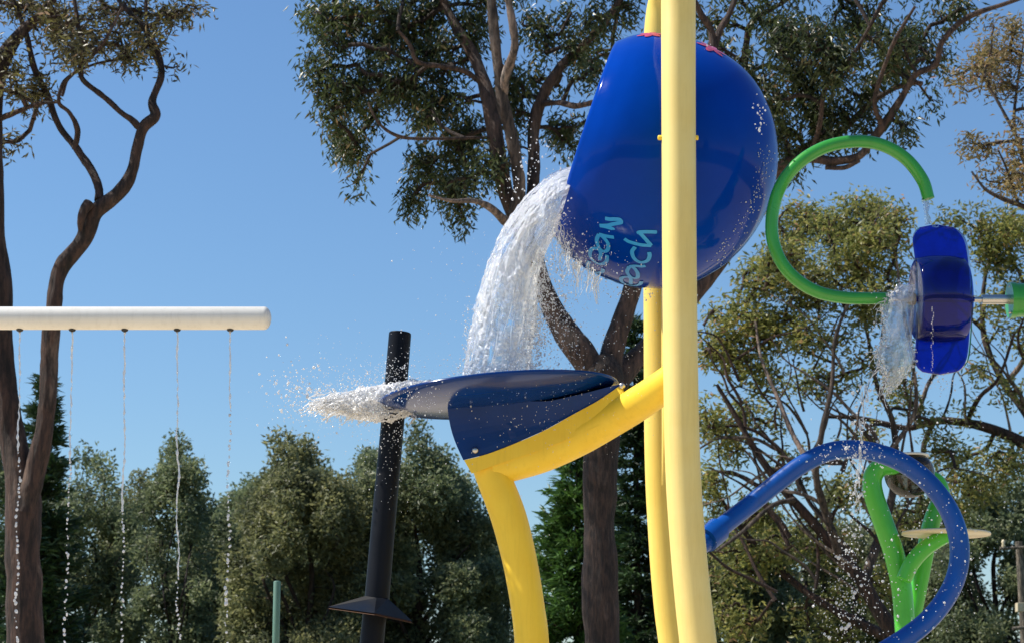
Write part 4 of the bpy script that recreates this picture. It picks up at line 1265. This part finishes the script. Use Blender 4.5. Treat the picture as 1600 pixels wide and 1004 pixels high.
tree("gum_tree", "broad dark gum tree rising behind the blue bucket and the falling water", "tree", 26.0, T2, T2b, 34, 18, .10, (.125, .032), M['leaf_gum'], [M['bark_dark'], M['bark_deep'], M['bark_grey'], M['bark_pale'], M['bark_deep'], M['bark_deep'], M['bark_deep'], M['bark_pale']] + [M['bark_deep']] * 12, 12, droop=.72, twig_r=.008, sides=16, back=.8, zsq=1.5)  # dark bark on the trunk: its crown's shade is put into the colour

# right olive gum
T3 = [
    [(1440, 1120, 34), (1425, 1040, 32), (1405, 1000, 28), (1375, 955, 26), (1345, 905, 22), (1312, 865, 20), (1270, 815, 17), (1225, 765, 14), (1185, 710, 11), (1150, 650, 8), (1120, 600, 5)],
    [(1310, 862, 14, -.2), (1290, 800, 12, -.5), (1275, 740, 11, -.8), (1285, 670, 9, -1), (1300, 600, 7, -1), (1305, 530, 6, -1), (1330, 460, 4, -1)],
    [(1275, 740, 8, -.8), (1240, 680, 8, -.6), (1215, 620, 7, -.4), (1190, 560, 5, -.2), (1180, 500, 4, 0)],
    [(1350, 910, 16, .5), (1370, 850, 14, .8), (1390, 790, 13, 1), (1400, 730, 11, 1), (1395, 660, 9, 1), (1370, 600, 7, 1), (1355, 520, 6, 1), (1340, 440, 4, 1)],
    [(1225, 765, 9, 0), (1190, 760, 8, .4), (1150, 740, 7, .8), (1115, 735, 5, 1)],
    [(1400, 1000, 20, .8), (1300, 950, 14, 1), (1230, 900, 12, 1.5), (1180, 850, 9, 1.5), (1140, 800, 7, 1.5), (1110, 750, 5, 1.5)],
    [(1240, 780, 9, -.3), (1205, 790, 7, -.6), (1160, 830, 6, -.8), (1120, 860, 4, -1)],
    [(1395, 700, 8, 1), (1430, 640, 7, .8), (1425, 560, 6, .6), (1410, 480, 5, .4), (1400, 400, 3, .2)],
]
def wander(seed, starts, lean, length, w0, n=6, dd=0.6):
    rg = np.random.default_rng(seed); out = []
    for (x, y) in starts:
        ang = rg.normal(lean, .32); L = length * rg.uniform(.6, 1.25); w_ = w0 * rg.uniform(.7, 1.2); d = rg.normal(0, dd)
        rows = [(x, y, w_, d * .3)]
        for i in range(n):
            ang += rg.normal(0, .28)
            x += math.cos(ang) * L / n; y -= math.sin(ang) * L / n
            rows.append((x, y, w_ * (1 - .8 * (i + 1) / n), d * (.3 + .7 * (i + 1) / n)))
        out.append(rows)
    return out
rg3 = np.random.default_rng(77)
T3 += wander(5, [(1150 + rg3.uniform(0, 260), 0) for i in range(0)], 1.9, 200, 6)
T3 += wander(6, [(1210 + 42 * i % 230, 700 + (i * 67) % 250) for i in range(26)], 2.05, 230, 7.0)
T3 += wander(8, [(1150 + 53 * i % 260, 560 + (i * 41) % 170) for i in range(18)], 1.75, 170, 5.0)
T3 += wander(9, [(1390, 960), (1340, 890), (1300, 850)], 2.5, 260, 7)
T1 += wander(10, [(128, 86), (125, 60), (72, 143), (53, 105), (246, 81), (229, 48), (158, 72), (120, 110), (62, 60), (32, 52), (96, 132), (45, 70), (236, 100)], 1.3, 110, 5.0)
T1 += wander(12, [(20, 180), (60, 160), (10, 120), (128, 118), (180, 95)], .5, 100, 3.5)
T3b = [(1345, 345, 62, 36, 1.3), (1290, 345, 40, 30, 1), (1240, 350, 36, 26, 1.0), (1225, 400, 44, 34, 1.0), (1395, 370, 36, 34, 1), (1330, 405, 56, 34, 1.1), (1180, 440, 44, 34, 1.0), (1265, 450, 50, 34, 1.0), (1350, 470, 50, 34, .8), (1145, 500, 40, 36, 1.1), (1210, 520, 50, 32, 1.0), (1290, 530, 50, 30, .6), (1125, 570, 36, 34, 1.0), (1190, 590, 44, 28, .7), (1120, 650, 34, 34, .8), (1250, 600, 40, 26, .5), (1400, 440, 34, 34, .7), (1370, 550, 40, 30, .4), (1150, 700, 36, 30, .5), (1115, 760, 30, 34, .8), (1180, 790, 36, 26, .5), (1140, 890, 40, 40, .6), (1210, 860, 40, 30, .5), (1330, 770, 40, 26, .35), (1410, 600, 30, 30, .4), (1170, 660, 50, 36, .45, 1), (1230, 740, 50, 36, .35, 1), (1300, 590, 44, 34, .3, 1), (1330, 700, 44, 36, .25, 1.5), (1200, 820, 60, 40, .4, 1.5), (1290, 850, 60, 40, .35, 1.5), (1380, 800, 50, 40, .35, 1.5), (1370, 900, 50, 40, .4, 1.5), (1440, 700, 40, 34, .35, 1), (1470, 820, 50, 40, .4, 2), (1300, 960, 60, 40, .45, 1), (1160, 960, 60, 40, .5, 1), (1460, 640, 40, 30, .35, 1)]
tree("gum_tree", "olive gold gum tree with slanting branches framed by the green hoop", "tree", 38.0, T3, T3b, 40, 19, .17, (.15, .05), M['leaf_olive'], [M['bark_red'], M['bark_grey'], M['bark_pale'], M['bark_grey'], M['bark_red']], 13, droop=.35, twig_r=.0105, bias=.25, back=.8)

# gum beyond the wheel, at the right edge
T4 = [
    [(1700, 1100, 34), (1690, 900, 30), (1670, 780, 26), (1640, 720, 22), (1600, 692, 18), (1555, 672, 16), (1510, 660, 14), (1460, 657, 12), (1420, 668, 10), (1380, 660, 9), (1340, 652, 7), (1290, 650, 5)],
    [(1640, 720, 16, .5), (1605, 650, 13, .6), (1570, 600, 11, .7), (1545, 550, 10, .8), (1535, 500, 8, .8), (1540, 430, 6, .8), (1560, 380, 4, .8)],
    [(1570, 600, 9, .7), (1600, 560, 8, .5), (1620, 500, 6, .3), (1590, 420, 5, 0)],
    [(1510, 660, 8, 0), (1530, 620, 7, -.4), (1560, 590, 5, -.7), (1585, 520, 4, -1)],
    [(1460, 657, 8, 0), (1445, 690, 8, .3), (1440, 740, 8, .5), (1438, 800, 8, .6)],
    [(1430, 662, 6, 0), (1450, 600, 6, .3), (1480, 560, 5, .6), (1500, 500, 4, .8)],
    [(1555, 672, 8, 0), (1540, 700, 6, .3), (1500, 720, 5, .5), (1470, 760, 4, .6)],
]
T4 += wander(14, [(1600, 640), (1560, 600), (1540, 520), (1620, 700), (1510, 660), (1470, 657), (1430, 665), (1580, 680), (1600, 560)], 1.7, 170, 6.0)
T4b = [(1545, 350, 44, 24, 1.1), (1585, 370, 30, 36, 1.0), (1540, 410, 34, 34, .9), (1580, 440, 30, 40, .8), (1550, 500, 30, 30, .5), (1590, 540, 24, 26, .5), (1540, 590, 26, 20, .5), (1580, 630, 30, 18, .6), (1490, 350, 30, 18, .7), (1640, 450, 50, 90, .6), (1500, 720, 40, 24, .5), (1570, 730, 36, 30, .8), (1530, 760, 40, 26, .8), (1460, 740, 30, 24, .4), (1420, 620, 30, 20, .3), (1500, 640, 30, 16, .3), (1600, 700, 30, 24, .6)]
tree("gum_tree", "thin gum tree with a long level limb behind the blue paddle wheel", "tree", 41.0, T4, T4b, 36, 20, .19, (.15, .05), M['leaf_olive'], [M['bark_red'], M['bark_grey'], M['bark_pale']], 14, droop=.35, twig_r=.010, bias=.3)

# bronze gum, top right corner
T5 = [
    [(1780, 1100, 30), (1770, 800, 28), (1740, 600, 24), (1700, 450, 20), (1650, 360, 14), (1605, 326, 9), (1570, 312, 7), (1540, 296, 5), (1518, 268, 3)],
    [(1640, 350, 9, 0), (1610, 280, 7, .2), (1590, 220, 6, .3), (1565, 170, 5, .3), (1545, 135, 3, .3)],
    [(1605, 270, 6, .2), (1585, 200, 5, .5), (1590, 130, 4, .6), (1600, 60, 3, .6)],
    [(1590, 315, 6, 0), (1575, 270, 4, -.3), (1560, 235, 3, -.5)],
    [(1610, 280, 5, .2), (1640, 180, 6, .1), (1660, 80, 4, 0)],
]
T5b = [(1520, 110, 34, 18, 1.4), (1560, 90, 36, 22, 1.4), (1575, 130, 30, 18, 1.2), (1590, 45, 24, 20, .9), (1535, 218, 30, 13, 1.4), (1572, 250, 24, 13, 1.3), (1555, 280, 22, 14, 1.2), (1590, 285, 18, 18, 1.2), (1595, 200, 14, 24, .9), (1545, 30, 16, 16, .6), (1650, 120, 50, 70, .7), (1650, 260, 40, 50, .7), (1500, 140, 14, 9, 1)]
tree("gum_tree", "airy gum with bronze pink leaf clusters in the upper right corner", "tree", 31.0, T5, T5b, 38, 17, .13, (.12, .035), M['leaf_rust'], M['bark_grey'], 15, droop=.3, twig_r=.0075)

# background row
def bgtree(x, top, rx, D, label, leafm, seed, group="trees at the back of the park", per=20, name="background_tree", n=24, extra=None, leaf=(.16, .07), spread=.20, lp=58, tone=None):
    rg = np.random.default_rng(seed)
    H = 1230 - top; cy = top + H * .45
    blobs = []
    for i in range(int(n * 2.6)):
        a = rg.uniform(0, 2 * math.pi); q = rg.uniform(.35, 1.0) ** .6
        bx = x + math.cos(a) * rx * (.68 + .3 * rg.random()) * q; by = cy + (18 if rg.random() < .5 else 0) + math.sin(a) * H * .40 * q
        wd = rx * rg.uniform(.13, .27)
        blobs.append((bx, by, wd, wd * rg.uniform(.7, 1.1), 1.0, rg.normal(0, rx * S(800, D) * .45)))
    for i in range(13):        # uneven crest
        bx = x + rg.uniform(-.95, .95) * rx
        ty = top + 10 + (abs(bx - x) / rx) ** 2 * H * .38 + rg.uniform(-6, 30)
        blobs.append((bx, ty + 14 - (22 if i % 4 == 0 else 0), rg.uniform(6, 15), rg.uniform(18, 44), 1.2, rg.normal(0, 1.2)))
    blobs += extra or []
    hk = (1060 - top) / 370
    for i in range(int(n * .9)):   # low foliage hiding the stems
        wd = rx * rg.uniform(.13, .26)
        blobs.append((x + rg.uniform(-.85, .85) * rx, rg.uniform(900, 1130), wd, wd, 1.0, rg.normal(0, rx * S(800, D) * .4)))
    limbs = [[(x, 1235, rx * .16), (x + rg.normal(0, 3), 1100, rx * .13), (x + rg.normal(0, 6), 980, rx * .10), (x + rg.normal(0, 8), 880, rx * .06), (x + rg.normal(0, 10), top + 85, rx * .012)]]
    for k in range(6):
        sx = -1 if k % 2 else 1; y0 = 1060 - k * 22 * hk
        limbs.append([(x, y0, rx * .06, 0), (x + sx * rx * .22, y0 - 60 * hk, rx * .05, rg.normal(0, .6)), (x + sx * rx * rg.uniform(.3, .55), y0 - 140 * hk, rx * .035, rg.normal(0, 1)), (x + sx * rx * rg.uniform(.3, .7), y0 - 175 * hk, rx * .008, rg.normal(0, 1))])
    return tree(name, label, "tree", D, limbs, blobs, per, lp, spread, leaf, leafm, M['bark_dark'], seed, group, droop=.15, twig_r=.007, bias=.2, sides=8)

bgtree(140, 728, 84, 60, "grey green she-oak at the back between the first three thin jets", M['leaf_oak'], 21)
bgtree(272, 712, 66, 57, "grey green she-oak at the back behind the fourth thin jet", M['leaf_oak'], 22)
bgtree(350, 780, 78, 63, "low grey green tree filling the dip behind the last thin jet", M['leaf_oak'], 23)
bgtree(468, 694, 112, 52, "large rounded grey green tree behind the slim green post", M['leaf_tan'], 24, n=38)
bgtree(660, 698, 140, 54, "large rounded grey green tree behind the leaning black pole", M['leaf_oak'], 25, n=42)
bgtree(565, 712, 95, 62, "grey green tree half hidden between the two large rounded trees", M['leaf_oak'], 26)
bgtree(400, 775, 70, 66, "low grey green tree just left of the slim green post", M['leaf_oak'], 33)
bgtree(208, 762, 85, 68, "low grey green tree filling between the two she-oaks", M['leaf_tan'], 34)
bgtree(1360, 830, 120, 66, "grey green tree low behind the blue hoop's middle", M['leaf_oak'], 35)
bgtree(790, 800, 60, 66, "grey green tree seen through the bend of the yellow leg", M['leaf_oak'], 27)
bgtree(1150, 790, 115, 58, "dark green tree at the back under the blue pipe's collar", M['leaf_oak'], 28, n=30)
bgtree(1290, 790, 115, 62, "dark green tree at the back behind the trail of drops", M['leaf_tan'], 29, n=30)
bgtree(1430, 760, 105, 60, "dark green tree at the back behind the green stand", M['leaf_oak'], 30, n=30)
bgtree(1550, 740, 105, 56, "dark green tree at the back behind the timber pole", M['leaf_oak'], 31, n=34)
bgtree(1050, 880, 80, 70, "dark green tree at the back glimpsed behind the yellow posts", M['leaf_oak'], 32)

# conifers
def conifer(x, top, half, D, label, leafm, seed, tiers=26, per=26):
    rg = np.random.default_rng(seed)
    b = P(x, 1230, D); b.z = 0
    t = thing("pine_tree", b, label, "tree", None)
    tz = P(x, top, D).z; mpp_ = S(900, D); R = half * mpp_
    g = Geo(); tube(g, np.array([[b.x, D, -.05], [b.x, D, tz * .5], [b.x, D, tz]]), np.array([R * .09, R * .06, .03]), 10); g.build("trunk", M['bark_dark'], t)
    p0, p1, r0, r1, cen, axs = [], [], [], [], [], []
    for k in range(tiers):
        f = k / (tiers - 1); z = 1.2 + (tz - 1.4) * f
        rr = R * (1 - f) ** .75 + .12
        nb = 9 if f < .8 else 6
        for j in range(nb):
            a = rg.uniform(0, 2 * math.pi); L = rr * rg.uniform(.65, 1.08)
            d = np.array([math.cos(a), math.sin(a), 0.0])
            o = np.array([b.x, D, z + rg.normal(0, .12)])
            tip = o + d * L + np.array([0, 0, L * .10])
            mid = o + d * L * .55 + np.array([0, 0, -L * .10])
            for s, e, u, v_ in ((o, mid, .035, .022), (mid, tip, .022, .006)):
                p0.append(s); p1.append(e); r0.append(u); r1.append(v_)
            m_ = int(per * (0.4 + L / R) * 3.2)
            tt = rg.uniform(.12, 1.05, m_)
            pp = np.where(tt[:, None] < .55, o + (mid - o) * (tt[:, None] / .55), mid + (tip - mid) * ((tt[:, None] - .55) / .45))
            side = np.array([-d[1], d[0], 0]) * rg.normal(0, .11 * L, m_)[:, None] * (1.15 - tt)[:, None] * 1.6
            c = pp + side + rg.normal(0, .05, (m_, 3))
            cen.append(c); ax_ = d[None] * .8 + np.sign(side) * .5 + np.array([0, 0, .15]); axs.append(ax_)
    twig_mesh("branches", tuple(np.array(q) for q in (p0, p1, r0, r1)), M['bark_dark'], t)['kind'] = 'stuff'
    leaf_quads(np.vstack(cen), .26, .06, 0, "crown", leafm, t, None, np.vstack(axs))
    return t
conifer(40, 585, 95, 46, "dark layered pine behind the left gum trunk", M['leaf_pine'], 41, 30)
conifer(905, 640, 105, 44, "bright green pine just behind the central gum trunk", M['leaf_bright'], 42, 30)
conifer(1000, 500, 95, 48, "dark pine between the central gum trunk and the yellow posts", M['leaf_pine'], 43, 34)

# back row copies added behind the camera, unseen, to darken the bucket's reflections
def copy_tree(o, loc, rot, label):
    c = o.copy(); C.objects.link(c); c.location = loc; c.rotation_euler = (0, 0, rot); c['label'] = label
    for ch in list(o.children):
        d = ch.copy(); C.objects.link(d); d.parent = c
    return c
src = {o.get('label', ''): o for o in bpy.data.objects if o.name.startswith("background_tree")}
keys = sorted(src)
where = ["far left", "left", "near left", "middle", "near right", "right", "far right"]
for i, (x, y, z_) in enumerate(((-24, -8, 1.9), (-15, -12, 2.3), (-7, -11, 1.8), (1, -14, 2.3), (9, -11, 1.9), (17, -13, 2.2), (26, -8, 2.0))):
    c = copy_tree(src[keys[(i * 2 + 4) % len(keys)]], (x, y, 0), i * 1.3, "%s unseen tree added behind the camera to darken the blue bucket" % where[i])
    c.scale = (z_, z_, z_); c['group'] = "unseen trees added to darken the bucket"
